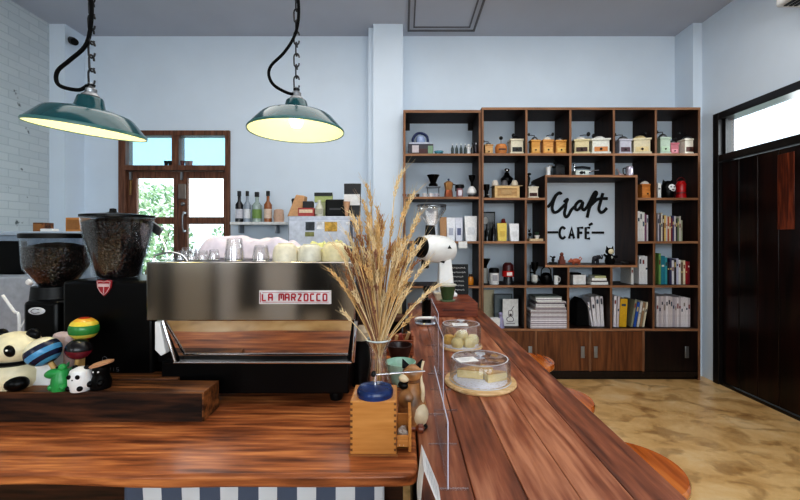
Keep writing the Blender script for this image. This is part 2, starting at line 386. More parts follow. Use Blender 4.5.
# ---- outdoors
g = MB().bb(-9, 9, 4.7, 14, -.15, -.02).build('ground_outside', mat('grass_ground', (150, 170, 120), .9)); struct(g)
leafm = [mat('leaf_bright', (186, 210, 160), .6, var=.3), mat('leaf_pale', (224, 236, 200), .6, var=.3), mat('leaf_deep', (120, 156, 110), .6, var=.3)]
def bush(cx, cy, r, h, n, lb, seed):
    rd = random.Random(seed)
    t = thing('leafy_shrub', lb, 'shrub', (cx, cy, -.02))
    b = MB()
    for i in range(n):
        a = rd.uniform(0, 2*PI); e = rd.random()**.5; z = .3+rd.random()*h
        rr = r*e*(1-.5*abs(z/h-.5)); p = Vector((rr*math.cos(a), rr*math.sin(a), z))
        d = Vector((rd.gauss(0, 1), rd.gauss(0, 1), rd.gauss(0, 1))).normalized(); w = d.orthogonal().normalized()*.022; d *= .055
        b.m = rd.randrange(3); b._add([p-d, p+w, p+d, p-w], [(0, 1, 2, 3)])
    b.build('foliage', leafm, t, smooth=0)
    b = MB()
    for k in range(5):
        a = k*1.3; b.tube([(0, 0, 0), (.1*math.cos(a), .1*math.sin(a), h*.4), (r*.5*math.cos(a), r*.5*math.sin(a), h*.8)], [.03, .02, .008], 6)
    b.build('stem', mat('bark', (110, 90, 70), .9), t)
bush(-4.1, 6.4, .75, 2.0, 2100, 'green leafy shrub outside behind the left glass of the back door', 1)
bush(-2.9, 7.0, .6, 1.35, 900, 'pale low shrub outside behind the right glass of the back door', 2)

# ================================================================== AIR CONDITIONER / CCTV
t = thing('air_conditioner', 'white wall air conditioner high above the dark right door', 'air conditioner', (XR, 2.72, 3.24))
MB().bb(-.24, 0, -.42, .4, 0, .3).build('body', WHITEM, t, bevel=.02)
b = MB()
for i in range(3): b.bb(-.21+i*.04, -.185+i*.04, -.38, .36, -.006, .002)
b.build('air_louver', BLACK, t)
t = thing('security_camera', 'small black security camera in the back left ceiling corner', 'camera', (X(68, 4.3), 4.3, H(40, 4.3)))
MB().lathe([(.001, 0), (.04, 0), (.04, .02), (.02, .04), (.001, .04)], 16, (0, 0, 0), Ry(PI/2)).build('mount', WHITEM, t)
MB().lathe([(.001, 0), (.035, .0), (.04, .06), (.036, .11), (.001, .11)], 16, (.03, 0, 0), Ry(PI/2+.5) @ Rx(.5)).build('camera_body', BLACK, t)

# ================================================================== BOOKCASES
YS = 4.08; YBK = 4.475
def fx(px): return (px-CX)*YS/F
def fz(py): return EYE-(py-CY)*YS/F
ZT1 = fz(153.3); ZT2 = fz(197.7); ZT3 = fz(241.2); ZT4 = fz(285.3); ZT5 = fz(328.7); ZFT = fz(175); ZFB = fz(265)
TH = .024
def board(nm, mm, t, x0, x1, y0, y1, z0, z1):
    b = MB(); b.bb(x0, x1, y0, y0+.006, z0, z1); b.m = 1; b.bb(x0, x1, y0+.0061, y1, z0, z1)  # front edge in lit brown, the rest in wood with shade painted in
    return b.build(nm, [mm, W_SHADE], t)
def bookcase():
    t = thing('bookcase', 'tall brown wooden bookcase with open bays beside the dark door', 'bookcase', (0, 0, 0))
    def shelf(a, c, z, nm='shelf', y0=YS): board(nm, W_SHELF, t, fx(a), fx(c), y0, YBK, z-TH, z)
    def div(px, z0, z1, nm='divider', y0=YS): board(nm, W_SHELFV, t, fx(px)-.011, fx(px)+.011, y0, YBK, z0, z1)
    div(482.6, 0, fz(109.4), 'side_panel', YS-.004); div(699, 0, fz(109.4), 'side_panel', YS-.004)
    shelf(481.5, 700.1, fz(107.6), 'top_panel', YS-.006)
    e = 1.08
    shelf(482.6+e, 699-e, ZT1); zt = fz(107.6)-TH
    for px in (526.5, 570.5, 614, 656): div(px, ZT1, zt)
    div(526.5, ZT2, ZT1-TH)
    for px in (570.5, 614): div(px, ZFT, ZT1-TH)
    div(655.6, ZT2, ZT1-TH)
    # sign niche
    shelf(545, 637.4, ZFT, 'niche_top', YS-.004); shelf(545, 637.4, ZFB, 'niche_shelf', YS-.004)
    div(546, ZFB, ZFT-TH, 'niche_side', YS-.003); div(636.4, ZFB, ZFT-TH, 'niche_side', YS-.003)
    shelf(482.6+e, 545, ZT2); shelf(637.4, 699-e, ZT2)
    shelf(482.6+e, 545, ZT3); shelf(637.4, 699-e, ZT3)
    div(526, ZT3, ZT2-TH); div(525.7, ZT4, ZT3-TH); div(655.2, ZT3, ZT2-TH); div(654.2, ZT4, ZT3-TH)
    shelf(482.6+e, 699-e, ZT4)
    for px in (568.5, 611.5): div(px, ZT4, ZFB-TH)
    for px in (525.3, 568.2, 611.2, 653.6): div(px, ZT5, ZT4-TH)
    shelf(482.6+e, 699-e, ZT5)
    # lower cabinet
    MB().bb(fx(483.7), fx(697.9), YS+.03, YBK, 0, .07).build('kick_board', W_CABD, t)
    for px in (536, 590.2, 643.5): div(px, .07, ZT5-TH)
    MB().bb(fx(483.7), fx(697.9), YS, YS+.03, .04, .09).build('bottom_rail', W_CABD, t, bevel=.003)
    for a, c, mm, hx in ((484, 535, W_CAB, 530), (537.2, 589, W_CAB, 582.5), (591.4, 642.3, W_CAB, 595.5), (644.7, 697.6, W_CABD, 686.5)):
        d = MB().bb(fx(a), fx(c), YS-.002, YS+.02, .095, ZT5-TH-.004).build('cabinet_door', mm, t, bevel=.003)
        b = MB(); z = fz(352); b.box((fx(hx), YS-.006, z), (.04, .008, .12)); hd = b.build('handle', STEELD, d, bevel=.004)
    return t
bookcase()
def bookcase_left():
    t = thing('bookcase', 'narrow open wooden shelving between the white pillar and the tall bookcase', 'shelving', (0, 0, 0))
    x0, x1 = .012, fx(481.4)-.003
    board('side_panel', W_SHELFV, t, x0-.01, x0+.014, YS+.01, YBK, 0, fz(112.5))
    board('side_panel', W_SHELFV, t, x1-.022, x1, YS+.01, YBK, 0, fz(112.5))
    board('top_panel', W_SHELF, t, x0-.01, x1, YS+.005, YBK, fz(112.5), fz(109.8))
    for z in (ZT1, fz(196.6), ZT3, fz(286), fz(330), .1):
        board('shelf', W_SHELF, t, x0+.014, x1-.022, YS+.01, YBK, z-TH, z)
    for a in (x0+.014, x1-.022-.05):
        MB().bb(a, a+.05, YBK-.03, YBK, fz(112.5)-.08, fz(112.5)).build('corner_block', W_CABD, t)
bookcase_left()
ZL2 = fz(196.6)

# ---- lettering on the wall in the niche
def lettering():
    Z = ZB-.012
    def q(cx, cy): 
        px = 535+cx/5.555; py = 180+cy/5.555
        return (X(px, Z), Z, H(py, Z))
    t = thing('wall_lettering', 'black cut-out words Craft CAFÉ mounted in the white niche of the bookcase', 'lettering')
    ink = mat('black_letter_paint', (6, 10, 14), .8, var=0)
    def ribbon(b, pts, w=.014, k=6):
        P = smooth_path([q(*p) for p in pts], k) if k > 1 else [Vector(q(*p)) for p in pts]
        n = len(P)
        b.tube(P, w, 8)
    def word(strokes, nm, w, k):
        b = MB()
        for s in strokes: ribbon(b, s, w, k)
        for i, v in enumerate(b.v): b.v[i] = (v[0], Z+(v[1]-Z)*.5, v[2])
        b.build(nm, ink, t)
    word([[(70.0, 150.8), (92.5, 125.8), (114.0, 89.3), (130.0, 73.3), (141.0, 72.3), (145.0, 80.8)], [(117.5, 82.3), (102.0, 120.8), (96.0, 155.8), (106.0, 179.3), (127.5, 174.8), (145.0, 158.3), (168.0, 135.8)]], 'script_letter', .0165, 6)
    word([[(162.0, 123.3), (172.5, 112.3), (181.0, 108.3), (173.0, 128.3), (170.0, 155.8), (164.0, 183.3), (170.0, 204.3), (184.0, 198.3), (202.5, 165.8), (222.5, 147.3)]], 'script_letter', .0165, 6)
    word([[(262.5, 119.3), (246.0, 118.3), (228.0, 135.8), (223.0, 157.3), (236.0, 166.3), (252.5, 150.8), (266.0, 124.3), (262.0, 153.3), (272.0, 166.3), (290.0, 149.3)]], 'script_letter', .0165, 6)
    word([[(290.0, 149.3), (307.5, 115.8), (324.0, 83.3), (336.0, 66.3), (343.0, 74.3), (335.0, 92.3), (317.5, 123.3), (302.5, 155.8), (290.0, 208.3)], [(310.0, 140.8), (327.5, 123.3), (345.0, 107.3)]], 'script_letter', .0165, 6)
    word([[(377.5, 73.3), (364.0, 123.3), (355.0, 160.8), (365.0, 179.3), (381.0, 175.3), (399.0, 155.8)], [(340.0, 108.3), (370.0, 103.3), (403.0, 103.3)]], 'script_letter', .0165, 6)
    w = .0135
    word([[(167, 272), (154, 262), (142, 272), (137, 295), (142, 317), (155, 325), (168, 314)]], 'block_letter', w, 4)
    word([[(190, 325), (204, 264), (217, 325)], [(195, 305), (213, 305)]], 'block_letter', w, 1)
    word([[(241, 325), (241, 265), (267, 265)], [(241, 293), (262, 293)]], 'block_letter', w, 1)
    word([[(305, 265), (282, 265), (282, 325), (305, 325)], [(282, 293), (301, 293)], [(300, 251), (319, 241)]], 'block_letter', w, 1)
    word([[(70, 291), (128, 290)]], 'dash', .012, 1); word([[(316, 292), (383, 292)]], 'dash', .012, 1)
lettering()

# ================================================================== SMALL SHELF GOODS
K = 4.2/F   # metres per pixel at depth 4.2
YI = 4.2
def sx(px): return X(px, YI)
CO = {}
def cm(rgb, rough=.45, metal=0):
    k = (rgb, rough, metal)
    if k not in CO: CO[k] = mat('paint_%d_%d_%d' % rgb, rgb, rough, metal, var=.1, scale=60)
    return CO[k]
def hand_mill(px, z, wpx, hpx, body, label, drawer=None, knob=(14, 14, 16), rz=0, crank=1, dome=None, roof=False, y=YI, croot=0):
    """box coffee mill: body, base, drawer with knob, dome, crank"""
    w = wpx*K; w *= 1.06; h = hpx*K*1.2; t = thing('hand_coffee_grinder', label, 'coffee grinder', (X(px, y), y, z), rz)
    bm_ = body if not isinstance(body, tuple) else cm(body)
    dw = w*.92
    MB().bb(-w/2, w/2, -dw/2, dw/2, 0, h*.1).build('base', bm_, t, bevel=.002)
    MB().bb(-w*.44, w*.44, -dw*.44, dw*.44, h*.1, h*.62).build('body', bm_, t, bevel=.003)
    MB().bb(-w/2, w/2, -dw/2, dw/2, h*.62, h*.7).build('lid', bm_, t, bevel=.002)
    d = MB().bb(-w*.34, w*.34, -dw*.47, -dw*.42, h*.13, h*.33).build('drawer', cm(drawer) if drawer else bm_, t, bevel=.001)
    MB().sph((0, -dw*.5, h*.23), w*.06+.002, 8).build('knob', cm((40, 26, 18)), d)
    MB().lathe([(w*.36, h*.7), (w*.34, h*.76), (w*.2, h*.84), (w*.05, h*.87), (.001, h*.87)], 14).build('dome', cm(dome) if dome else STEELD, t)
    b = MB(); a = croot; ex, ey = w*.55*math.cos(a), w*.55*math.sin(a)
    b.tube([(0, 0, h*.86), (0, 0, h*.93), (ex*.5, ey*.5, h*.96), (ex, ey, h*.95)], .004, 6)
    c = b.build('crank', cm((30, 30, 34), .3, .8), t)
    MB().sph((ex, ey, h*1.0), (w*.1+.003, w*.1+.003, w*.12+.004), 10).build('knob', cm(knob), c)
    return t
def fbook(px, z, wpx, hpx, rgb, label, group=None, tilt=0, y=4.16, depth=.2, nm='book'):
    k = y/F; w = wpx*k*.96; h = hpx*k
    b = MB(); x0 = -w/2
    b.bb(x0, x0+w, -.002, .004, 0, h); b.bb(x0, x0+.0025, 0, depth, 0, h); b.bb(x0+w-.0025, x0+w, 0, depth, 0, h)
    b.m = 1; b.bb(x0+.0025, x0+w-.0025, .004, depth-.004, .004, h-.004)
    b.m = 2; d = random.uniform(.5, .75); b.bb(x0+w*.2, x0+w*.8, -.0028, -.001, h*d, h*(d+random.uniform(.06, .2)))
    l = sum(rgb)/3
    mark = random.choice([(60, 60, 70), (120, 40, 40), (50, 70, 90), (140, 130, 120)]) if l > 120 else random.choice([(220, 215, 200), (200, 180, 120)])
    o = b.build(nm, [cm(rgb, .5), PAPER, cm(mark)], None, (X(px, y), y, z+abs(math.sin(tilt))*w/2))
    o.rotation_euler = (0, tilt, 0)
    return tag(o, label, 'book', group)

# --- top row, left bay
t = thing('vintage_coffee_set', 'boxed coffee set with blue arched handle on the top shelf by the pillar', 'coffee set', (sx(420.5), YI, ZT1))
MB().bb(-.13, .13, -.06, .06, 0, .11).build('box', cm((52, 48, 58)), t, bevel=.004)
MB().bb(-.09, -.02, -.064, -.06, .02, .095).build('picture_label', cm((196, 186, 190)), t)
MB().bb(-.015, .07, -.064, -.06, .015, .06).build('picture_label', cm((70, 26, 26)), t)
MB().bb(.075, .125, -.064, -.06, .01, .09).build('picture_label', cm((120, 150, 120)), t)
MB().bb(-.125, .1, -.055, .055, .11, .13).build('lid', cm((180, 186, 200)), t, bevel=.003)
MB().tube(smooth_path([(-.07, 0, .13), (-.08, 0, .17), (-.045, 0, .225), (.01, 0, .235), (.06, 0, .21), (.075, 0, .17), (.075, 0, .13)]), .014, 8).build('arched_handle', cm((22, 40, 84), .35), t)
MB().lathe([(.045, .13), (.05, .17), (.035, .2), (.001, .205)], 16).build('glass_dome', cm((150, 166, 200), .2), t)
o = MB().lathe([(.001, 0), (.035, 0), (.05, .045), (.046, .045), (.032, .006), (.001, .006)], 18).build('glass_bowl', glass('teal_glass', (.5, .8, .85), .1), None, (sx(438.8), YI, ZT1)); tag(o, 'small teal glass bowl on the top shelf beside the blue-handled set', 'bowl')
def mini_bottle(px, z, hpx, rgb, cap, label, r=.016, y=YI, group=None, nm='bottle'):
    h = hpx*K; t = thing(nm, label, 'bottle', (X(px, y), y, z), 0, group)
    MB().lathe([(.001, 0), (r, 0), (r, h*.58), (r*.4, h*.76), (r*.4, h*.88), (.001, h*.88)], 14).build('bottle_body', cm(rgb, .15), t)
    MB().lathe([(r*.5, h*.86), (r*.5, h), (.001, h)], 12).build('cap', cm(cap), t)
    return t
for px, c in ((452.4, 0), (456.6, 0), (461, 0), (465.3, 0)):
    mini_bottle(px, ZT1, 12, (22, 48, 52), (230, 235, 240), 'tiny dark green bottle with white cap on the top left shelf', .015, group='tiny dark green bottles on the top shelf')
t = thing('figurine', 'small white standing figurine beside the tiny green bottles', 'figurine', (sx(468.6), YI, ZT1))
b = MB(); b.lathe([(.001, 0), (.018, 0), (.02, .03), (.012, .07), (.016, .08), (.008, .09), (.001, .092)], 14); b.sph((0, 0, .105), .017); b.build('body', WHITE, t)
b = MB(); b.tube([(-.014, 0, .075), (-.03, -.01, .1)], .005, 6); b.tube([(.014, 0, .075), (.03, -.01, .09)], .005, 6); b.build('arm', WHITE, t)
mini_bottle(472.7, ZT1, 13, (14, 14, 18), (20, 20, 24), 'small black bottle beside the white figurine on the top shelf', .02)
mini_bottle(476, ZT1, 13, (60, 50, 60), (226, 226, 230), 'last small bottle with white cap before the bookcase edge', .014)
# --- top row mills
WO = (206, 156, 92)
hand_mill(488.2, ZT1, 8.4, 12.5, wood('mill_w1', (190, 140, 86), (226, 184, 128), 'X', 5), 'small plain wooden grinder, first on the top shelf of the tall bookcase', (214, 170, 110), croot=2.6)
# round mill
t = thing('hand_coffee_grinder', 'round barrel wooden grinder with black ball knob on the top shelf', 'coffee grinder', (sx(501), YI, ZT1))
MB().lathe([(.001, 0), (.05, 0), (.062, .05), (.062, .09), (.05, .115), (.03, .12), (.001, .12)], 22).build('body', wood('mill_w2', (178, 104, 52), (218, 148, 84), 'X', 5), t)
MB().bb(-.035, .035, -.066, -.05, .05, .062).build('drawer_slot', cm((40, 22, 14)), t)
c = MB().tube([(0, 0, .12), (0, 0, .17)], .005, 6).build('crank', STEELD, t); MB().sph((0, 0, .185), .02, 12).build('knob', BLACK, c)
hand_mill(515.6, ZT1, 13, 18.5, (222, 214, 190), 'white grinder with black patterned lower drawer on the top shelf', (24, 24, 24), dome=(20, 20, 22), croot=1.6)
hand_mill(534.5, ZT1, 9.2, 18, wood('mill_w3', (196, 136, 62), (230, 176, 98), 'X', 5), 'tall honey wood grinder, left of three in the second top bay', (226, 176, 96), croot=2.9)
hand_mill(546.8, ZT1, 10.6, 18, wood('mill_w4', (198, 134, 66), (234, 176, 104), 'X', 5), 'honey wood grinder with white dome, middle of three in the second top bay', (232, 182, 104), dome=(226, 220, 206), croot=.1)
hand_mill(559.6, ZT1, 10.6, 17.5, wood('mill_w5', (204, 142, 66), (238, 184, 104), 'X', 5), 'honey wood grinder with flat lid, right of three in the second top bay', (240, 196, 110), croot=1.6)
hand_mill(580, ZT1, 14.5, 18, (214, 200, 156), 'pale yellow grinder with dark brown drawer on the top shelf', (60, 30, 18), dome=(226, 222, 214), croot=.15, rz=-.15)
hand_mill(598.5, ZT1, 17, 18.5, (224, 224, 214), 'white grinder with orange wooden drawer on the top shelf', (206, 132, 70), dome=(232, 232, 228), croot=1.7, rz=-.15)
hand_mill(622.6, ZT1, 12.5, 18.5, (186, 184, 194), 'lilac and steel grinder with dark crank on the top shelf', (80, 50, 60), croot=2.4)
hand_mill(639.5, ZT1, 16, 19, (216, 204, 172), 'large cream grinder with long raised crank on the top shelf', (222, 200, 148), croot=.6, rz=-.2, dome=(220, 200, 150))
hand_mill(662.5, ZT1, 10.5, 21, (170, 186, 166), 'mint green grinder with looping black crank on the top shelf', (176, 198, 168), croot=1.9)
hand_mill(672.3, ZT1, 8.6, 14.5, (180, 90, 102), 'small pink grinder beside the mint green one', (220, 140, 150), croot=.4)
hand_mill(687, ZT1, 12, 19, (236, 230, 214), 'white grinder with tall steel handle at the right end of the top shelf', (90, 46, 34), croot=3.0)

# --- second row, left bay
cups = [(404.5, (150, 60, 50)), (409, (90, 70, 66)), (413, (160, 84, 70)), (417.5, (56, 44, 44))]
for px, c in cups:
    o = MB().lathe([(.001, 0), (.014, 0), (.021, .035), (.018, .035), (.012, .006), (.001, .006)], 12).build('espresso_cup', cm(c), None, (sx(px), YI-.04, ZL2))
    tag(o, 'tiny brownish cup in the row at the left end of the second shelf', 'cup', 'tiny brown cups on the second shelf')
for px, c, l in ((424, (220, 214, 212), 'small white cup in front of the black dripper stand'), (430.5, (236, 226, 226), 'round white cup under the black dripper'), (436, (196, 190, 200), 'pale lilac cup right of the black dripper stand')):
    t = thing('espresso_cup', l, 'cup', (sx(px), YI-.05, ZL2))
    MB().lathe([(.001, 0), (.016, 0), (.024, .04), (.021, .04), (.014, .006), (.001, .006)], 14).build('bowl', cm(c), t)
    MB().tube(smooth_path([(.02, 0, .03), (.034, 0, .027), (.03, 0, .012), (.018, 0, .01)], 4), .003, 6).build('handle', cm(c), t)
t = thing('coffee_dripper', 'black cone dripper on a clear stand on the second shelf', 'dripper', (sx(433.5), YI+.05, ZL2))
b = MB(); b.lathe([(.02, .12), (.045, .125), (.05, .14), (.03, .165), (.05, .215), (.068, .245), (.06, .245), (.026, .17), (.02, .12)], 20, close=False); b.build('cone', BLKSH, t)
b = MB()
for s in (-1, 1): b.tube([(s*.06, 0, 0), (s*.06, 0, .12)], .005, 8)
b.bb(-.075, .075, -.05, .05, .112, .122); b.bb(-.08, .08, -.05, .05, 0, .01); b.build('stand', cm((90, 96, 104), .3), t)
t = thing('moka_pot', 'copper coloured moka pot on the second shelf', 'moka pot', (sx(448.6), YI, ZL2))
MB().lathe([(.001, 0), (.048, 0), (.04, .07), (.036, .08)], 8).build('boiler', cm((150, 84, 56), .3, .7), t)
MB().lathe([(.036, .08), (.05, .15), (.05, .155), (.02, .175), (.001, .178)], 8).build('pot', cm((190, 140, 90), .3, .6), t)
MB().sph((0, 0, .19), .012, 10).build('knob', cm((50, 60, 90)), t)
MB().tube([(.045, 0, .14), (.075, 0, .135), (.075, 0, .07)], .007, 8).build('handle', BLACK, t)
t = thing('storage_jar', 'glass jar with broad black lid and red contents on the second shelf', 'jar', (sx(459.6), YI, ZL2))
MB().lathe([(.001, 0), (.035, 0), (.035, .08), (.03, .1), (.001, .1)], 16).build('jar_body', cm((150, 110, 116), .2), t)
MB().lathe([(.045, .1), (.05, .115), (.045, .135), (.001, .137)], 16).build('lid', BLACK, t)
MB().bb(-.02, .02, -.04, -.034, .02, .075).build('jar_label', cm((216, 206, 214)), t)
t = thing('siphon_brewer', 'white bellied siphon brewer with black neck at the end of the second shelf', 'coffee brewer', (sx(471.8), YI, ZL2))
MB().lathe([(.001, 0), (.04, 0), (.04, .03), (.001, .03)], 18).build('base', cm((52, 48, 44)), t)
MB().lathe([(.03, .03), (.048, .045), (.05, .07), (.035, .1), (.018, .12), (.001, .12)], 20).build('bulb', WHITE, t)
MB().lathe([(.012, .12), (.012, .16), (.03, .2), (.036, .235), (.03, .235), (.008, .165)], 16, close=False).build('funnel', BLKSH, t)

# --- second row, second bay
t = thing('coffee_grinder', 'small black grinder squeezed left of the wooden crate', 'coffee grinder', (sx(486.5), YI, ZT2))
MB().lathe([(.001, 0), (.034, 0), (.034, .015), (.02, .03), (.02, .08), (.03, .1), (.034, .15), (.001, .152)], 14).build('body', BLKSH, t)
MB().sph((.012, -.03, .035), .012, 8).build('knob', CHROME, t)
t = thing('wooden_crate', 'small pale wooden crate with panelled front on the second shelf', 'crate', (sx(505.3), YI, ZT2))
b = MB(); b.bb(-.128, .128, -.07, .07, 0, .12); b.build('box', W_CRATE, t, bevel=.004)
b = MB(); b.bb(-.128, -.1, -.078, -.07, 0, .125); b.bb(.1, .128, -.078, -.07, 0, .125); b.bb(-.1, .1, -.078, -.07, .1, .125); b.bb(-.1, .1, -.078, -.07, 0, .02); b.build('front_frame', cm((214, 178, 120)), t, bevel=.002)
MB().bb(-.14, .16, -.08, .08, .125, .133).build('lid', cm((160, 140, 110)), t, bevel=.001)
MB().bb(-.06, .05, -.074, -.07, .04, .085).build('stamp_label', cm((176, 142, 92)), t)
for px, c, l in ((494.6, (206, 196, 184), 'upturned pale cup at the left on the wooden crate'), (504, (90, 88, 90), 'upturned dark grey cup in the middle on the wooden crate'), (514, (200, 190, 168), 'upturned cream cup at the right on the wooden crate')):
    o = MB().lathe([(.036, 0), (.034, .03), (.024, .055), (.012, .06), (.001, .06)], 18).build('cup', cm(c), None, (sx(px), YI-.02, ZT2+.133)); tag(o, l, 'cup')
t = thing('coffee_grinder', 'black round-bodied grinder with shiny top behind the crate', 'coffee grinder', (sx(510.5), YI+.15, ZT2))
MB().lathe([(.001, 0), (.05, 0), (.05, .02), (.025, .04), (.025, .16), (.062, .2), (.066, .235), (.03, .27), (.022, .3), (.001, .31)], 18).build('body', BLKSH, t)
MB().sph((0, 0, .325), (.03, .03, .022), 12).build('dome', CHROME, t)
hand_mill(532, ZT2, 10, 14, (226, 216, 196), 'white grinder with black vase-like top left of the niche', (70, 24, 18), croot=1.2)
t = thing('figurine', 'slim black bird-like figurine standing behind the white grinder', 'figurine', (sx(531), YI+.1, ZT2))
b = MB(); b.lathe([(.001, 0), (.03, 0), (.012, .03), (.01, .16), (.02, .2), (.024, .23), (.012, .26), (.001, .262)], 14); b.sph((.012, 0, .275), (.022, .014, .014)); b.build('body', BLKSH, t)
# --- on the niche top
t = thing('hand_coffee_grinder', 'white crank grinder at the left end of the niche top', 'coffee grinder', (sx(548.3), YI, ZFT))
MB().lathe([(.001, 0), (.03, 0), (.03, .01), (.022, .02), (.024, .08), (.03, .1), (.001, .105)], 16).build('body', WHITE, t)
c = MB().tube([(0, 0, .105), (0, 0, .118), (.045, 0, .112)], .005, 6).build('crank', CHROME, t); MB().sph((.05, 0, .1), .015, 8).build('knob', BLACK, c)
hand_mill(558.8, ZFT, 9.5, 12.5, (18, 18, 20), 'black iron grinder on the niche top in deep shade', (18, 18, 20), dome=(30, 30, 34), croot=2)
t = thing('hand_coffee_grinder', 'white box grinder with long side handle on the niche top', 'coffee grinder', (sx(580.5), YI, ZFT))
MB().bb(-.072, .068, -.05, .05, 0, .062).build('body', cm((206, 214, 208)), t, bevel=.003)
b = MB(); b.sph((-.01, -.052, .036), (.022, .008, .016)); b.sph((.02, -.052, .036), (.008, .006, .016)); b.build('emblem', BLACK, t)
b = MB(); b.tube([(-.065, 0, .062), (-.065, 0, .12)], .006, 8); b.sph((-.065, 0, .125), .014); b.build('post', CHROME, t)
b = MB(); b.tube([(-.06, 0, .095), (.02, 0, .1), (.1, 0, .09)], .014, 8); b.build('barrel', cm((50, 54, 60), .3, .6), t)
b = MB(); b.tube([(.068, -.02, .045), (.13, -.02, .06), (.18, -.02, .065)], .008, 8); b.build('handle', CHROME, t)
t = thing('glass_server', 'small steel and glass server in the niche-top bay at right', 'coffee server', (sx(629.4), YI, ZFT))
MB().lathe([(.001, 0), (.036, 0), (.038, .07), (.034, .105), (.03, .11), (.001, .11)], 18).build('body', cm((206, 200, 214), .15, .5), t)
MB().tube(smooth_path([(-.036, 0, .09), (-.065, 0, .085), (-.06, 0, .03), (-.037, 0, .025)], 4), .006, 6).build('handle', BLACK, t)
t = thing('figurine', 'small pinkish grey figurine leaning left of the glass server', 'figurine', (sx(619.6), YI, ZFT))
b = MB(); b.lathe([(.001, 0), (.024, 0), (.02, .02), (.008, .04), (.001, .042)], 12); b.tube([(0, 0, .035), (-.02, 0, .07), (-.03, 0, .085)], .007, 6); b.sph((.018, 0, .02), (.025, .012, .014)); b.build('body', cm((176, 150, 150)), t)
hand_mill(644.6, ZT2, 11, 17, wood('mill_w6', (180, 106, 46), (224, 150, 78), 'X', 5), 'orange wooden grinder in the narrow bay right of the niche', (214, 140, 66), dome=(220, 214, 204), croot=2.8)
fbook(659.3, ZT2, 3.6, 15.5, (226, 226, 222), 'white book standing left of the round black cat on the second shelf')
t = thing('cat_ornament', 'round black cat ornament with white mask face on the second shelf', 'ornament', (sx(667.6), YI, ZT2))
b = MB(); b.lathe([(.001, 0), (.05, 0), (.064, .05), (.066, .1), (.05, .16), (.025, .185), (.001, .19)], 22)
for s in (-1, 1): b.lathe([(.02, 0), (.001, .04)], 8, (s*.036, 0, .165), Ry(s*.3))
b.build('body', BLKSH, t)
MB().sph((.01, -.048, .105), (.042, .022, .046), 16).build('face', WHITE, t)
b = MB(); b.sph((-.008, -.068, .118), (.009, .005, .006), 8); b.sph((.026, -.068, .118), (.009, .005, .006), 8); b.sph((.01, -.071, .09), (.014, .004, .005), 8); b.build('features', BLACK, t)
t = thing('lantern', 'red enamel lantern with wire bail at the right of the second shelf', 'lantern', (sx(681), YI, ZT2))
MB().lathe([(.001, 0), (.05, 0), (.052, .02), (.046, .05), (.046, .13), (.05, .15), (.03, .185), (.001, .19)], 20).build('body', cm((176, 20, 24), .25), t)
MB().tube(smooth_path([(-.045, 0, .15), (-.04, 0, .2), (0, 0, .225), (.04, 0, .2), (.045, 0, .15)], 4), .003, 6).build('bail', cm((120, 20, 22)), t)
for z in (.055, .12):
    pass
MB().lathe([(.049, .052), (.0495, .06), (.049, .068)], 20, close=False).build('band', cm((110, 14, 16)), t)

# --- third row, left bay: coffee bags
def coffee_bag(px, z, wpx, hpx, rgb, label, rz=0, y=YI, group=None, top=None, tilt=0, mark=None, k=None):
    k = k or y/F; w = wpx*k; h = hpx*k; d = w*.55
    t = thing('coffee_bag', label, 'coffee bag', (X(px, y), y, z), rz, group)
    b = MB(); n = 7; vs = []
    for i in range(n):
        f = i/(n-1); dd = d*(1-f**1.6*.9); ww = w*(.86+.14*f) if i else w*.84
        r = []
        for a, c in ((-1, -1), (0, -1.15), (1, -1), (1.0, 0), (1, 1), (0, 1.15), (-1, 1), (-1.0, 0)):
            r.append((a*ww/2, c*dd/2, f*h+random.uniform(-.001, .001)))
        vs += r
    fs = [(j*8+i, j*8+(i+1) % 8, (j+1)*8+(i+1) % 8, (j+1)*8+i) for j in range(n-1) for i in range(8)]+[tuple(range(7, -1, -1)), tuple((n-1)*8+i for i in range(8))]
    b._add(vs, fs); b.build('bag_body', cm(rgb, .45), t, smooth=50)
    if mark: MB().bb(-w*.25, w*.25, -d*.56, -d*.5, h*.25, h*.55).build('bag_label', cm(mark), t)
    if top: MB().bb(-w*.5, w*.5, -.004, .004, h*.9, h*1.0).build('top_seal', cm(top), t)
    return t
coffee_bag(433.5, ZT3, 8, 22, (190, 196, 206), 'pale grey coffee bag behind the grinder hopper on the third shelf')
coffee_bag(443.2, ZT3, 7, 24, (172, 128, 84), 'brown kraft coffee bag on the third shelf behind the grinder')
coffee_bag(450.8, ZT3, 8.5, 23.5, (232, 234, 240), 'white coffee bag leaning right of the brown one', mark=(170, 174, 190))
coffee_bag(458.8, ZT3, 7.5, 23.5, (214, 216, 228), 'second white coffee bag, in the middle of the third shelf', mark=(90, 96, 130))
coffee_bag(470.6, ZT3, 12.5, 25, (240, 240, 240), 'wide white coffee bag standing alone at right of the third shelf', mark=(220, 222, 226))
t = MB().bb(-.045, .045, -.002, .002, -.07, 0).build('price_tag', WHITEM, None, (sx(461.2), YS+.004, ZT3-.002)); tag(t, 'white paper tag hanging from the third shelf edge', 'tag')
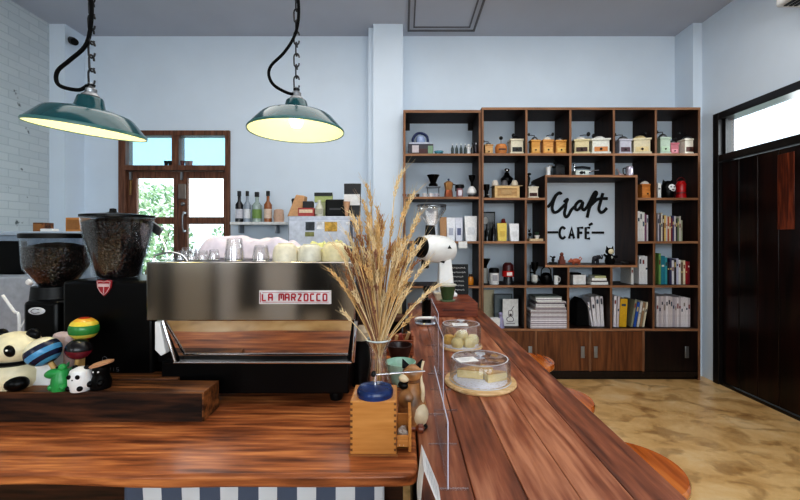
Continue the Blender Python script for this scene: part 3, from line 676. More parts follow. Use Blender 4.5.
# --- third row, second bay
t = thing('framed_photo', 'black framed portrait photo in the second bay of the third shelf', 'picture frame', (sx(490.6), YI+.12, ZT3))
MB().bb(-.075, .075, 0, .015, 0, .315).build('frame', BLACKM, t, bevel=.002)
MB().bb(-.066, .066, -.002, 0, .012, .303).build('photo', mat('grey_photo', (70, 74, 76), .3, var=.6, scale=14), t)
b = MB(); b.sph((-.03, -.003, .22), (.028, .002, .04), 14); b.build('portrait_face', cm((170, 170, 168)), t)
mini_bottle(487, ZT3, 17, (16, 16, 18), (30, 30, 34), 'black bottle with short neck in front of the framed portrait', .026, YI-.02)
mini_bottle(493.5, ZT3, 20, (14, 14, 18), (60, 64, 72), 'taller black bottle right of the framed portrait', .024, YI+.03)
coffee_bag(501.8, ZT3, 9.5, 18, (226, 198, 92), 'yellow coffee bag on the third shelf', mark=(210, 176, 70))
o = MB().lathe([(.001, 0), (.03, 0), (.034, .1), (.036, .19), (.022, .21), (.018, .24), (.001, .245)], 16).build('red_canister', cm((130, 26, 24), .3), None, (sx(506.7), YI+.14, ZT3)); tag(o, 'dark red canister behind the yellow coffee bag', 'canister')
coffee_bag(514, ZT3, 9.5, 17.5, (238, 238, 240), 'white rounded coffee bag beside the yellow one', mark=(228, 228, 230))
o = MB().bb(-.085, .085, -.07, .07, 0, .026).build('pale_block', cm((216, 190, 150)), None, (sx(535.5), YI, ZT3), bevel=.003); tag(o, 'flat pale wooden block left of the niche lettering', 'block')
t = thing('plant_pot', 'tiny succulent in a white pot on the pale block', 'potted plant', (sx(536.4), YI-.02, ZT3+.026))
MB().lathe([(.001, 0), (.016, 0), (.03, .035), (.026, .036), (.001, .03)], 16).build('pot', WHITE, t)
b = MB()
for k in range(9):
    a = k*2.4; b.tube([(0, 0, .03), (.012*math.cos(a), .012*math.sin(a), .055), (.024*math.cos(a), .024*math.sin(a), .07)], [.006, .006, .001], 6)
b.build('leaves', cm((40, 70, 50)), t)
t = thing('figurine', 'small black goat-like figurine on the pale block', 'figurine', (sx(530), YI, ZT3+.026))
b = MB(); b.sph((0, 0, .045), (.02, .014, .018)); b.sph((-.008, 0, .078), (.013, .01, .012))
for s in (-1, 1): b.tube([(s*.01, 0, .04), (s*.012, 0, 0)], .005, 6); b.tube([(-.008+s*.006, 0, .085), (-.008+s*.014, 0, .105)], .003, 5)
b.build('body', BLACK, t)
# --- third row books
G1 = 'white books in the narrow bay right of the niche'
for i in range(3): fbook(638.6+i*2.4, ZT3, 2.3, 30-i*.6, (226, 224, 220), 'tall white book in the narrow bay right of the niche', G1)
fbook(645.3, ZT3, 1.8, 27, (120, 70, 100), 'purple book right of the white ones in the narrow bay')
fbook(647.3, ZT3, 1.6, 26, (206, 200, 204), 'short grey white book beside the purple one')
cols3 = [((196, 190, 196), 'pale grey'), ((60, 52, 70), 'dark violet'), ((214, 206, 190), 'cream'), ((88, 60, 50), 'brown'), ((222, 188, 110), 'straw yellow'), ((206, 196, 188), 'beige'),
         ((170, 90, 60), 'rust orange'), ((226, 206, 170), 'buff'), ((120, 40, 50), 'wine red'), ((70, 70, 110), 'indigo blue'), ((210, 204, 200), 'off-white'), ((46, 44, 50), 'charcoal'), ((120, 130, 96), 'olive green'), ((200, 196, 186), 'stone grey'), ((160, 164, 140), 'sage green')]
for i, (c, n) in enumerate(cols3):
    fbook(658.3+i*1.66, ZT3, 1.6, [27.5, 26, 28.5, 25, 26, 25.5, 24, 25, 23, 25.5, 25, 22, 23, 25, 21][i], c, '%s book in the row on the third shelf nearest the dark door' % n, tilt=0)

# --- niche shelf
t = thing('figurine', 'small black bird figurine at the left end of the niche shelf', 'figurine', (sx(553), YI, ZFB))
b = MB(); b.bb(-.035, .035, -.02, .02, 0, .022); b.sph((0, 0, .045), (.016, .012, .026)); b.sph((.012, 0, .075), (.014, .011, .012)); b.tube([(0, 0, .07), (-.03, 0, .085)], .006, 6); b.build('body', BLACK, t)
t = thing('figurine', 'brown seated wooden figure on the niche shelf', 'figurine', (sx(561.7), YI, ZFB))
b = MB(); b.bb(-.03, .03, -.025, .025, 0, .045); b.lathe([(.028, .045), (.022, .085), (.012, .09), (.001, .09)], 14); b.sph((0, 0, .105), (.019, .018, .02)); b.build('body', cm((112, 52, 34)), t)
t = thing('toy_pig', 'reddish clay pig lying beside the seated wooden figure', 'figurine', (sx(576), YI, ZFB))
b = MB(); b.sph((0, 0, .033), (.05, .028, .028)); b.sph((-.055, 0, .032), (.022, .018, .018)); b.sph((-.075, 0, .028), (.009, .01, .01))
for s in (-1, 1):
    for q in (-1, 1): b.tube([(s*.03, q*.014, .02), (s*.03, q*.014, 0)], .008, 8)
    b.lathe([(.009, 0), (.001, .018)], 6, (-.05, s*.012, .046))
b.build('body', cm((176, 90, 60)), t); MB().tube([(.045, 0, .04), (.06, 0, .06), (.045, 0, .075), (.03, 0, .06)], .005, 6).build('tail', cm((176, 90, 60)), t)
t = thing('elephant_figurine', 'small black elephant with raised trunk on the niche shelf', 'figurine', (sx(596.5), YI, ZFB))
b = MB(); b.sph((-.01, 0, .06), (.036, .026, .03)); b.sph((.025, 0, .075), (.022, .018, .022))
for q in (-1, 1):
    for s in (-1, 1): b.tube([(-.012+s*.02, q*.014, .05), (-.012+s*.022, q*.014, 0)], .01, 8)
    b.sph((.018, q*.02, .075), (.015, .004, .02), 8)
b.tube(smooth_path([(.042, 0, .07), (.056, 0, .06), (.062, 0, .08), (.055, 0, .1)], 4), [.009]*5+[.006]*8, 8); b.build('body', cm((24, 24, 34)), t)
t = thing('cat_ornament', 'black cat plush ornament with cream face at the right of the niche shelf', 'ornament', (sx(609.8), YI, ZFB))
b = MB(); b.lathe([(.001, 0), (.04, 0), (.05, .03), (.042, .075), (.028, .1), (.001, .1)], 18); b.sph((0, 0, .135), (.044, .036, .038), 16)
for s in (-1, 1): b.lathe([(.014, 0), (.001, .035)], 8, (s*.026, 0, .16), Ry(s*.25)); b.tube([(s*.035, -.01, .08), (s*.07, -.02, .1-(s > 0)*.02)], [.014, .012], 8)
b.build('body', BLACKM, t); MB().sph((0, -.026, .135), (.03, .014, .028), 12).build('face', CREAM, t); MB().lathe([(.001, -.02), (.016, 0), (.001, .015)], 3, (0, -.042, .075), Rx(.0)).build('bib', cm((226, 230, 220)), t)
b = MB(); b.bb(-.09, -.02, -.03, .03, 0, .03); o = b.build('dark_stone', cm((28, 22, 20)), None, (sx(630), YI, ZFB), bevel=.01); tag(o, 'low dark block in the shaded right corner of the niche shelf', 'block')

# --- fourth row
t = thing('storage_jar', 'orange jar in the narrow shelving behind the chalkboard', 'jar', (sx(470.5), YI, fz(286)))
MB().lathe([(.001, 0), (.03, 0), (.034, .05), (.026, .085), (.001, .085)], 16).build('jar_body', cm((206, 132, 40), .2), t); MB().lathe([(.02, .085), (.02, .11), (.001, .11)], 12).build('lid', cm((60, 40, 20)), t)
t = thing('storage_jar', 'white labelled jar with black lid on the fourth shelf', 'jar', (sx(493.6), YI-.02, ZT4))
MB().lathe([(.001, 0), (.048, 0), (.05, .01), (.05, .12), (.001, .12)], 20).build('jar_body', cm((226, 226, 224), .3), t)
MB().lathe([(.052, .12), (.052, .16), (.04, .17), (.001, .17)], 20).build('lid', BLACK, t); MB().bb(-.025, .025, -.053, -.045, .04, .1).build('jar_label', cm((160, 160, 166)), t)
t = thing('coffee_dripper', 'black funnel dripper on a pale tin at the left of the fourth shelf', 'dripper', (sx(487), YI+.1, ZT4))
MB().lathe([(.001, 0), (.035, 0), (.035, .16), (.001, .16)], 18).build('tin', cm((190, 192, 186)), t)
MB().lathe([(.02, .16), (.02, .185), (.058, .26), (.052, .26), (.012, .18)], 20, close=False).build('cone', BLKSH, t)
t = thing('electric_grinder', 'red and black canister grinder on the fourth shelf', 'coffee grinder', (sx(508), YI, ZT4))
MB().lathe([(.001, 0), (.058, 0), (.05, .04), (.045, .08), (.001, .08)], 20).build('base', cm((30, 28, 32), .25), t)
MB().lathe([(.06, .08), (.062, .14), (.001, .14)], 20).build('red_band', cm((176, 28, 26), .3), t)
MB().lathe([(.058, .14), (.055, .2), (.03, .225), (.001, .225)], 20).build('top', cm((66, 18, 18), .3), t)
MB().bb(-.028, .028, -.066, -.055, .092, .128).build('front_label', cm((226, 214, 210)), t)
t = thing('siphon_brewer', 'black stand siphon with white cup bowl on the fourth shelf', 'coffee brewer', (sx(534.5), YI, ZT4))
MB().lathe([(.001, 0), (.045, 0), (.045, .012), (.001, .012)], 18).build('base', BLACK, t)
MB().lathe([(.02, .012), (.034, .03), (.034, .085), (.02, .1), (.001, .1)], 18).build('bowl', cm((206, 206, 200), .2), t)
b = MB(); b.tube([(-.045, .0, .01), (-.045, 0, .2)], .006, 8); b.lathe([(.012, .1), (.012, .13), (.035, .17), (.035, .23), (.03, .23), (.008, .13)], 16, close=False); b.tube([(-.045, 0, .12), (0, 0, .12)], .008, 8); b.build('stand', BLKSH, t)
t = thing('kettle', 'round black kettle on the fourth shelf beside the siphon', 'kettle', (sx(547), YI+.03, ZT4))
MB().lathe([(.001, 0), (.05, 0), (.062, .04), (.055, .09), (.03, .115), (.001, .12)], 20).build('body', BLKSH, t)
MB().tube(smooth_path([(-.05, 0, .09), (-.045, 0, .15), (0, 0, .18), (.045, 0, .15), (.05, 0, .09)], 4), .006, 8).build('handle', BLACK, t)
MB().tube([(-.055, 0, .05), (-.085, 0, .09)], [.012, .007], 8).build('spout', BLACK, t)
t = thing('mug', 'small white mug at the right of the black kettle', 'mug', (sx(555), YI-.03, ZT4))
MB().lathe([(.001, 0), (.022, 0), (.024, .09), (.02, .09), (.018, .008), (.001, .008)], 16).build('mug_body', WHITE, t); MB().tube(smooth_path([(.02, 0, .075), (.04, 0, .07), (.038, 0, .03), (.02, 0, .025)], 4), .004, 6).build('handle', WHITE, t)
t = thing('storage_box', 'white box with black items on it under the niche shelf', 'box', (sx(577), YI, ZT4))
MB().bb(-.066, .066, -.06, .06, 0, .095).build('box', WHITEM, t, bevel=.003); MB().bb(-.068, .068, -.062, .062, .085, .1).build('lid', WHITE, t, bevel=.002)
o = MB().bb(-.05, .05, -.04, .04, 0, .02).build('black_case', BLACKM, None, (sx(575), YI, ZT4+.1), bevel=.006); tag(o, 'flat black case lying on the white box under the niche', 'case')
zz = ZT4
for w, h, c, l, dx in ((18, 2.7, (230, 230, 226), 'white book at the bottom of the small stack under the niche', 0), (17, 1.3, (70, 60, 60), 'thin dark book in the small stack under the niche', -.5), (14.5, 2.5, (236, 236, 232), 'smaller white book in the small stack under the niche', -1), (11, 2.2, (190, 190, 140), 'pale green book topping the small stack under the niche', 0)):
    b = MB(); W_ = w*K; b.bb(-W_/2, W_/2, -.07, .07, 0, .002); b.bb(-W_/2, W_/2, -.07, .07, h*K-.002, h*K); b.bb(-W_/2, W_/2, -.072, -.068, 0, h*K); b.m = 1; b.bb(-W_/2+.003, W_/2-.003, -.068, .067, .002, h*K-.002)
    o = b.build('book', [cm(c), PAPER], None, (sx(597+dx), YI, zz)); tag(o, l, 'book'); zz += h*K
fbook(632.2, ZT4, 2.6, 17, (222, 220, 216), 'short white book left of the tall white volumes on the fourth shelf')
G2 = 'tall white volumes on the fourth shelf'
for i in range(4): fbook(640.2+i*3.1, ZT4, 2.9, 28+(i % 2)*.6, (228, 228, 228), 'tall white volume on the fourth shelf right of the niche', G2, y=4.18)
cols4 = [((120, 160, 90), 'green'), ((30, 120, 140), 'thick teal', 4.2), ((60, 150, 160), 'turquoise'), ((30, 26, 34), 'black'), ((60, 56, 90), 'navy'), ((214, 212, 214), 'white'), ((40, 36, 46), 'charcoal'), ((190, 190, 210), 'lavender'), ((226, 224, 220), 'chalk white'), ((110, 90, 70), 'brown'), ((220, 210, 180), 'cream'), ((150, 24, 34), 'crimson red'), ((110, 20, 34), 'maroon')]
px = 658.5
for i, e in enumerate(cols4):
    w = e[2] if len(e) > 2 else 2.25
    fbook(px+w/2, ZT4, w*.97, [31, 28.5, 27, 22, 26, 24, 25, 26, 24.5, 22, 24, 23, 23][i], e[0], '%s book in the row on the fourth shelf nearest the dark door' % e[1]); px += w

# --- fifth row
t = thing('framed_print', 'white framed line drawing of a siphon on the lowest open shelf', 'picture', (sx(510.5), YI, ZT5))
MB().bb(-.082, .082, 0, .012, 0, .285).build('frame', WHITEM, t, bevel=.002)
b = MB(); Y_ = -.002
b.tube(smooth_path([(-.03, Y_, .05), (-.04, Y_, .08), (0, Y_, .105), (.03, Y_, .08), (.02, Y_, .05), (-.03, Y_, .05)], 5), .003, 5)
b.tube(smooth_path([(-.02, Y_, .11), (-.02, Y_, .16), (.02, Y_, .16), (.02, Y_, .11), (-.02, Y_, .11)], 3), .003, 5)
b.tube([(.0, Y_, .16), (.035, Y_, .21)], .003, 5); b.tube([(-.045, Y_, .03), (.045, Y_, .03)], .003, 5); b.sph((0, Y_, .12), (.014, .003, .012), 8); b.build('line_drawing', cm((90, 80, 86)), t)
t = thing('framed_print', 'dark grey framed panel standing behind the white siphon drawing', 'picture', (sx(506.5), YI+.1, ZT5)); MB().bb(-.11, .09, 0, .014, 0, .325).build('frame', cm((60, 68, 74)), t, bevel=.002); MB().bb(-.098, .078, -.002, 0, .012, .313).build('print', cm((110, 122, 126)), t)
o = MB().bb(-.066, .066, 0, .01, 0, .36).build('cream_board', cm((206, 196, 164)), None, (sx(491.5), YI+.17, ZT5)); tag(o, 'tall cream board at the left end of the lowest open shelf', 'board')
t = thing('figurine', 'small lilac figurine left of the white siphon drawing', 'figurine', (sx(499), YI-.07, ZT5)); b = MB(); b.lathe([(.001, 0), (.04, 0), (.032, .05), (.03, .09), (.012, .12), (.001, .12)], 16); b.sph((0, 0, .14), .022); b.build('body', cm((150, 146, 180)), t)
o = MB().bb(-.05, .05, -.04, .04, 0, .1).build('paper_packet', WHITEM, None, (sx(493.3), YI-.06, ZT5), bevel=.006); tag(o, 'white paper packet beside the lilac figurine on the lowest shelf', 'packet')
zz = ZT5
mags = [(37, 1.6, -.3, (206, 200, 206)), (37.5, 2.4, 0, (220, 216, 222)), (37, 1.4, -.5, (170, 160, 168)), (37.5, 2.8, .2, (224, 220, 226)), (37, 2.2, 0, (212, 208, 214)), (37.5, 1.5, 0, (150, 140, 146)), (37, 2.6, .2, (222, 220, 222)), (37.5, 1.2, -.3, (130, 110, 112)), (37, 2, 0, (206, 204, 206)), (30, 3, 1, (160, 150, 150)), (28, 2.8, .5, (226, 226, 224)), (31, 1.4, 1, (90, 80, 84)), (28, 1.4, 2, (200, 196, 194)), (25, 3.6, -1, (222, 224, 222)), (26, 1.2, -1, (120, 130, 124))]
for w, h, dx, c in mags:
    b = MB(); W_ = w*K; hh = h*K; b.bb(-W_/2, W_/2, -.11, .1, 0, hh); b.m = 1; b.bb(-W_/2+.004, W_/2-.004, -.111, -.1, hh*.35, hh*.6)
    o = b.build('magazine', [cm(c), cm((130, 120, 132))], None, (sx(546+dx), YI, zz), bevel=.0015); tag(o, 'magazine lying in the flat pale stack on the lowest open shelf', 'magazine', 'flat stack of magazines on the lowest shelf'); zz += hh
o = MB().prism([(-.06, 0), (.08, 0), (.06, .22), (.0, .3), (-.05, .26)], -.08, .1).build('black_bag', BLACKM, None, (sx(581), YI+.06, ZT5), bevel=.015); tag(o, 'slumped black bag beside leaning white magazines on the lowest shelf', 'bag')
G3 = 'white magazines leaning beside the black bag'
for i, (a, w, h, tl) in enumerate(((592.5, 1.6, 24.5, -.17), (595.4, 3.6, 29.5, -.1), (599, 3.4, 30.5, -.07), (602.6, 3.2, 30, -.05), (607.4, 3.6, 28.5, -.015))):
    fbook(a, ZT5, w, h, (218, 214, 218), 'white magazine leaning left beside the black bag', G3, tilt=tl, y=4.18, nm='magazine')
fbook(614.5, ZT5, 2.6, 31, (226, 220, 224), 'first white magazine left of the thick yellow book', tilt=.03, nm='magazine')
fbook(617.4, ZT5, 2.2, 30.5, (206, 196, 200), 'slim pale magazine touching the thick yellow book', tilt=.05, nm='magazine')
fbook(622.6, ZT5, 7.4, 28, (206, 162, 30), 'thick yellow book on the lowest open shelf', tilt=.05)
for a, w, c, h, l in ((631.5, 2.4, (130, 130, 110), 27, 'grey green book leaning right of the yellow book'), (634.5, 2.6, (36, 80, 160), 25, 'bright blue book leaning right of the yellow book'), (637.6, 2.4, (200, 196, 190), 25.5, 'light grey book leaning right of the blue book'), (640.4, 2.2, (150, 120, 90), 24.5, 'tan book leaning among the coloured books by the blue one'), (643.2, 1.8, (216, 206, 180), 25, 'cream book at the right end of the leaning coloured books')):
    fbook(a, ZT5, w, h, c, l, tilt=.17)
G4 = 'pale magazines in the lowest bay nearest the dark door'
px = 656.2
for i in range(15):
    w = random.uniform(1.9, 2.6); c = random.choice([(214, 206, 206), (222, 216, 218), (190, 180, 184), (206, 196, 196), (176, 168, 176)])
    fbook(px+w/2, ZT5, w*.95, 31-i*.12+random.uniform(-.6, .6), c, 'pale magazine in the upright row of the lowest bay nearest the dark door', G4, nm='magazine', depth=.24); px += w

# ================================================================== BAR, COUNTER
def bar():
    t = thing('bar_counter', 'long reddish plank-topped bar running away toward the bookcase', 'bar counter', (.04, .3, 0))
    b = MB(); n = 5; w = .56/n
    for i in range(n): b.bb(i*w+.0008, (i+1)*w-.0008, 0, 3.1, .86, .9)
    b.build('countertop', W_BAR, t, bevel=.003)
    MB().bb(.0, .4, .05, 3.05, .05, .86).build('body', W_DARK, t)
    MB().bb(.1, .36, .08, 3.0, 0, .05).build('plinth', BLACKM, t)
bar()
CZ = .9
def counter():
    t = thing('service_counter', 'dark brown live-edge wooden counter under the espresso machine', 'counter', (0, 0, 0))
    pts = []
    rd = random.Random(3); xs = [-2.6+i*.06 for i in range(43)]
    for x in xs: pts.append((x, .93+min(1, -x*1.5)*(.006*math.sin(x*5)+.004*math.sin(x*13))))
    pts += [(.0, .931), (.022, .936), (.034, .948), (.036, .965), (.036, 2.0), (-2.6, 2.0)]
    b = MB(); b.prismz(pts, .868, .9); b.build('countertop', W_COUNTER, t, bevel=.008)
    MB().bb(-2.55, .0, 1.02, 1.95, .06, .868).build('body', W_DARK, t)
    MB().bb(-2.5, -.02, 1.06, 1.9, 0, .06).build('plinth', BLACKM, t)
counter()
# striped cloth
def cloth():
    m, nt, b = newmat('striped_fabric'); N = nt.nodes.new; L = nt.links.new
    tc = N('ShaderNodeTexCoord'); sp = N('ShaderNodeSeparateXYZ'); L(tc.outputs['UV'], sp.inputs[0])
    mm = N('ShaderNodeMath'); mm.operation = 'FRACT'; L(sp.outputs['X'], mm.inputs[0])
    gt = N('ShaderNodeMath'); gt.operation = 'GREATER_THAN'; gt.inputs[1].default_value = .5; L(mm.outputs[0], gt.inputs[0])
    mx = N('ShaderNodeMix'); mx.data_type = 'RGBA'; L(gt.outputs[0], mx.inputs[0])
    mx.inputs[6].default_value = lin((78, 86, 104))+(1,); mx.inputs[7].default_value = lin((206, 208, 212))+(1,)
    L(mx.outputs[2], b.inputs['Base Color']); b.inputs['Roughness'].default_value = .9
    x0, x1 = X(122, .965), X(384, .965); nx, nz = 90, 10
    vs = []; fs = []; uv = []
    for j in range(nz+1):
        for i in range(nx+1):
            u = i/nx; v = j/nz; x = x0+(x1-x0)*u; 
            vs.append((x+.0, .975+.01*math.sin(u*38+.6*v)*(.3+v)-0.006*v, .866-.55*v)); uv.append((u*6.7+.05-(.5*v if u < .45 else .0)*(.45-u)*2.2, v))
    for j in range(nz):
        for i in range(nx): a = j*(nx+1)+i; fs.append((a, a+1, a+nx+2, a+nx+1))
    me = bpy.data.meshes.new('striped_cloth'); me.from_pydata(vs, [], fs); ul = me.uv_layers.new(name='UVMap')
    for l in me.loops: ul.data[l.index].uv = uv[l.vertex_index]
    me.materials.append(m); me.polygons.foreach_set('use_smooth', [True]*len(me.polygons))
    o = bpy.data.objects.new('striped_cloth', me); COL.objects.link(o)
    s = o.modifiers.new('thick', 'SOLIDIFY'); s.thickness = .002
    tag(o, 'grey and white striped cloth hanging under the service counter edge', 'cloth')
cloth()
# raised beams
def beam(x0, x1, y0, y1, h):
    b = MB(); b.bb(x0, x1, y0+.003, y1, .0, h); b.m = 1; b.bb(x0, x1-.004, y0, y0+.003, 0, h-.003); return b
o = beam(-1.55, X(203, 1.195), 1.195, 1.3, .088).build('timber_beam', [W_BLOCK, W_BLOCKF], None, (0, 0, CZ), bevel=.004); tag(o, 'front thick timber beam on the counter carrying the toy figures', 'timber beam')
o = beam(-1.55, X(177, 1.302), 1.302, 1.37, .093).build('timber_beam', [W_BLOCK, W_BLOCKF], None, (0, 0, CZ), bevel=.004); tag(o, 'shorter timber beam behind the front one under the black grinders', 'timber beam')
BZ = CZ+.088

# ================================================================== ESPRESSO MACHINE
STROKE = {
 'L': [[(0, 1), (0, 0), (.8, 0)]], 'A': [[(0, 0), (0, 1), (.8, 1), (.8, 0)], [(0, .45), (.8, .45)]],
 'M': [[(0, 0), (0, 1), (1, 1), (1, 0)], [(.5, 1), (.5, .3)]], 'R': [[(0, 0), (0, 1), (.8, 1), (.8, .5), (0, .5)], [(.4, .5), (.8, 0)]],
 'Z': [[(0, 1), (.8, 1), (0, 0), (.8, 0)]], 'O': [[(0, 0), (0, 1), (.8, 1), (.8, 0), (0, 0)]], 'C': [[(.8, 1), (0, 1), (0, 0), (.8, 0)]],
 'I': [[(.3, 0), (.3, 1)]], 'U': [[(0, 1), (0, 0), (.8, 0), (.8, 1)]], 'S': [[(.8, 1), (0, 1), (0, .5), (.8, .5), (.8, 0), (0, 0)]], 'V': [[(0, 1), (.4, 0), (.8, 1)]], ' ': []}
def text(b, s, x, y, z, h, w, sp, r):
    for ch in s:
        for st in STROKE[ch]:
            for p, q in zip(st[:-1], st[1:]):
                b.tube([(x+p[0]*w, y, z+p[1]*h), (x+q[0]*w, y, z+q[1]*h)], r, 6)
        x += (.5 if ch == ' ' else 1.0)*w+sp
    return x
def machine():
    ZF = 1.32
    x0, x1 = X(146, ZF), X(355, ZF); z1, z0 = H(262, ZF), H(321, ZF)
    t = thing('espresso_machine', 'wide brushed steel espresso machine on the service counter', 'espresso machine', (0, 0, 0))
    MB().bb(x0, x1, ZF, ZF+.02, z0, z1).build('back_panel', STEEL, t, bevel=.004)
    MB().bb(x0+.01, x1-.01, ZF+.02, 1.84, z0+.01, z1-.012).build('upper_body', BLKSH, t, bevel=.004)
    MB().bb(x0+.002, x1-.002, ZF+.004, 1.85, z1-.012, z1-.002).build('top_tray', BLKSH, t, bevel=.002)
    b = MB()
    b.tube(smooth_path([(x0+.01, ZF+.03, z1), (x0+.012, ZF+.03, z1+.02), (x0+.06, ZF+.03, z1+.03), (x0+.1, ZF+.03, z1+.022), (x0+.12, ZF+.03, z1)], 5), .0035, 8)
    b.build('cup_rail', CHROME, t)
    # lower polished panel
    a0, a1, c0, c1 = X(163, ZF), X(352, ZF), X(176, ZF), X(346, ZF); zb = H(362, ZF)
    b = MB(); b._add([(a0, ZF+.004, z0), (a1, ZF+.004, z0), (c1, ZF+.026, zb), (c0, ZF+.026, zb), (a0, ZF+.03, z0), (a1, ZF+.03, z0), (c1, ZF+.044, zb), (c0, ZF+.044, zb)], [(0, 3, 2, 1), (4, 5, 6, 7), (0, 1, 5, 4), (3, 7, 6, 2), (0, 4, 7, 3), (1, 2, 6, 5)])
    b.build('splash_panel', MIRROR, t)
    for s, xa in ((-1, x0), (1, x1)):
        MB().prism([(xa-s*.0, z0+.001), (xa-s*.045, z0+.001), (xa-s*.08, zb-.01), (xa-s*.02, zb-.01)], ZF+.035, 1.8).build('side_panel', BLKSH, t)
    MB().prism([(x0+.03, z0-.002), (x0+.046, z0-.002), (x0+.066, zb+.03), (x0+.05, zb+.02), (x0+.03, zb+.04)], ZF-.002, ZF+.03).build('side_trim', WHITE, t, bevel=.002)
    b = MB(); xr = X(356, ZF); b.tube([(xr, ZF, z0), (xr-.01, ZF, zb-.0)], .006, 10); b.tube([(c0-.004, ZF-.006, zb), (c1+.02, ZF-.006, zb)], .004, 8); b.tube([(X(163, ZF), ZF, z0), (c0, ZF-.004, zb)], .005, 8); b.build('chrome_trim', CHROME, t)
    MB().bb(x0+.05, x1-.02, ZF-.0, 1.88, .935, zb).build('base', BLKSH, t, bevel=.005)
    MB().bb(x0+.05, x1-.02, 1.84, 1.95, .96, 1.04).build('drip_tray', STEELD, t, bevel=.004)
    for fx_ in (x0+.1, x1-.07):
        for fy in (ZF+.05, 1.8): MB().lathe([(.02, .9), (.024, .915), (.02, .936), (.001, .936)], 14, (fx_, fy, 0)).build('foot', BLACK, t)
    for gx in (x0+.2, x1-.2):
        b = MB(); b.lathe([(.035, 0), (.035, .06), (.001, .06)], 18, (gx, 1.86, 1.11)); g = b.build('brew_group', CHROME, t)
    # badge
    bx0, bx1, bz1, bz0 = X(259.5, ZF), X(331.5, ZF), H(290.3, ZF), H(304, ZF)
    bd = MB().bb(bx0, bx1, ZF-.005, ZF, bz0, bz1).build('name_badge', mat('badge_silver', (214, 212, 214), .4, .3), t, bevel=.0015)
    b = MB(); h = .021; w = .0145; zt_ = (bz0+bz1)/2-h/2
    red = mat('badge_red', (168, 18, 34), .4)
    b.bb(bx0+.004, bx0+.006, ZF-.0062, ZF-.005, bz0+.006, bz1-.006)
    e = text(b, 'LA MARZOCCO', bx0+.0115, ZF-.0055, zt_, h, w, .0062, .0027)
    b.build('badge_lettering', red, bd)
    b = MB()
    for zz_ in (bz1-.007, bz0+.007): b.bb(bx0+.012, bx1-.008, ZF-.006, ZF-.005, zz_-.0007, zz_+.0007)
    b.build('badge_line', red, bd)
    return z1-.002
MT = machine()

# things on the machine top
def tumbler(px, Z, w, h, label, m=GLASS, group=None, nm='glass_tumbler'):
    k = Z/F; r = w*k/2; hh = h*k
    t = thing(nm, label, 'glass', (X(px, Z), Z, MT), 0, group)
    MB().lathe([(r, 0), (r*.97, hh*.3), (r*.78, hh*.92), (r*.7, hh), (.001, hh), (.001, hh-.006), (r*.66, hh-.006), (r*.9, hh*.3), (r*.94, 0)], 24, close=False).build('glass_body', m, t)
    MB().lathe([(r*1.0, 0), (r*1.02, .002), (r*.96, .004)], 24, close=False).build('rim', CHROME if m is GLASS else m, t)
    return t
tumbler(234.5, 1.42, 19, 23, 'tall upturned clear glass on the espresso machine')
tumbler(261, 1.4, 17, 16, 'upturned clear ribbed glass right of the tall one')
GR = 'row of short clear glasses on the machine top left'
for i, px in enumerate((181, 192, 203, 214)): tumbler(px, 1.45, 11, 10+i % 2, 'short upturned clear glass in the row on the machine top left', group=GR)
GR2 = 'rear row of clear glasses on the machine top left'
for i, px in enumerate((187, 199.5, 211, 222.5)): tumbler(px, 1.6, 11, 11, 'short clear glass in the rear row on the machine top', group=GR2)
def ccup(px, Z, w, h, rgb, label):
    k = Z/F; r = w*k/2; hh = h*k
    t = thing('cup', label, 'cup', (X(px, Z), Z, MT))
    MB().lathe([(r, 0), (r, hh*.3), (r*.95, hh*.6), (r*.84, hh*.82), (r*.68, hh*.91), (r*.58, hh*.93), (r*.57, hh), (.001, hh)], 28).build('bowl', cm(rgb, .3), t)
    MB().tube(smooth_path([(r*.9, r*.3, hh*.2), (r*1.3, r*.5, hh*.3), (r*1.2, r*.45, hh*.65), (r*.78, r*.25, hh*.75)], 4), .004, 8).build('handle', cm(rgb, .3), t)
ccup(285.5, 1.41, 25, 18, (232, 222, 196), 'upturned cream cup, left of the three on the espresso machine')
ccup(310, 1.42, 24, 17, (222, 216, 196), 'upturned ivory cup, middle of the three on the espresso machine')
ccup(335.5, 1.43, 27, 19, (240, 226, 178), 'upturned pale yellow cup, right of the three on the espresso machine')
def heap(x0, x1, y0, y1, z, h, m, name, label, seed, cat='cloth'):
    rd = random.Random(seed); n, k = 46, 22; vs = []; fs = []
    ph = [rd.uniform(0, 6) for _ in range(8)]
    for j in range(k+1):
        for i in range(n+1):
            u = i/n; v = j/k; x = x0+(x1-x0)*u; y = y0+(y1-y0)*v
            e = min(1, (min(u, 1-u)*5))*min(1, min(v, 1-v)*4.5); e = e*e*(3-2*e)
            hh = h*(.8+.1*math.sin(u*5+ph[0])+.07*math.sin(v*9+u*6+ph[1])+.05*math.sin(u*23+v*5+ph[2])+.06*math.sin(u*41-v*17+ph[3]))
            x += .006*math.sin(v*11+ph[4]); y += .01*math.sin(u*13+ph[5])
            vs.append((x, y, z+.002+max(0, hh)*e))
    for j in range(k):
        for i in range(n): a = j*(n+1)+i; fs.append((a, a+1, a+n+2, a+n+1))
    c = len(vs); 
    b = MB(); b._add(vs, fs); o = b.build(name, m, smooth=70); s = o.modifiers.new('t', 'SOLIDIFY'); s.thickness = .002
    return tag(o, label, cat)
heap(X(196, 1.66), X(310, 1.66), 1.56, 1.76, MT, .095, mat('lilac_towel', (214, 206, 222), .95, var=.08, scale=40), 'folded_towel', 'crumpled pale lilac towel lying on top of the espresso machine', 4)
heap(X(306, 1.7), X(346, 1.7), 1.62, 1.78, MT, .075, mat('lime_towel', (212, 212, 150), .95, var=.1, scale=40), 'folded_towel', 'yellow green towel behind the cream cups on the espresso machine', 9)
t = thing('steel_scoop', 'steel scoop with wire handle leaning between hopper and glasses', 'scoop', (X(168, 1.55), 1.55, MT))
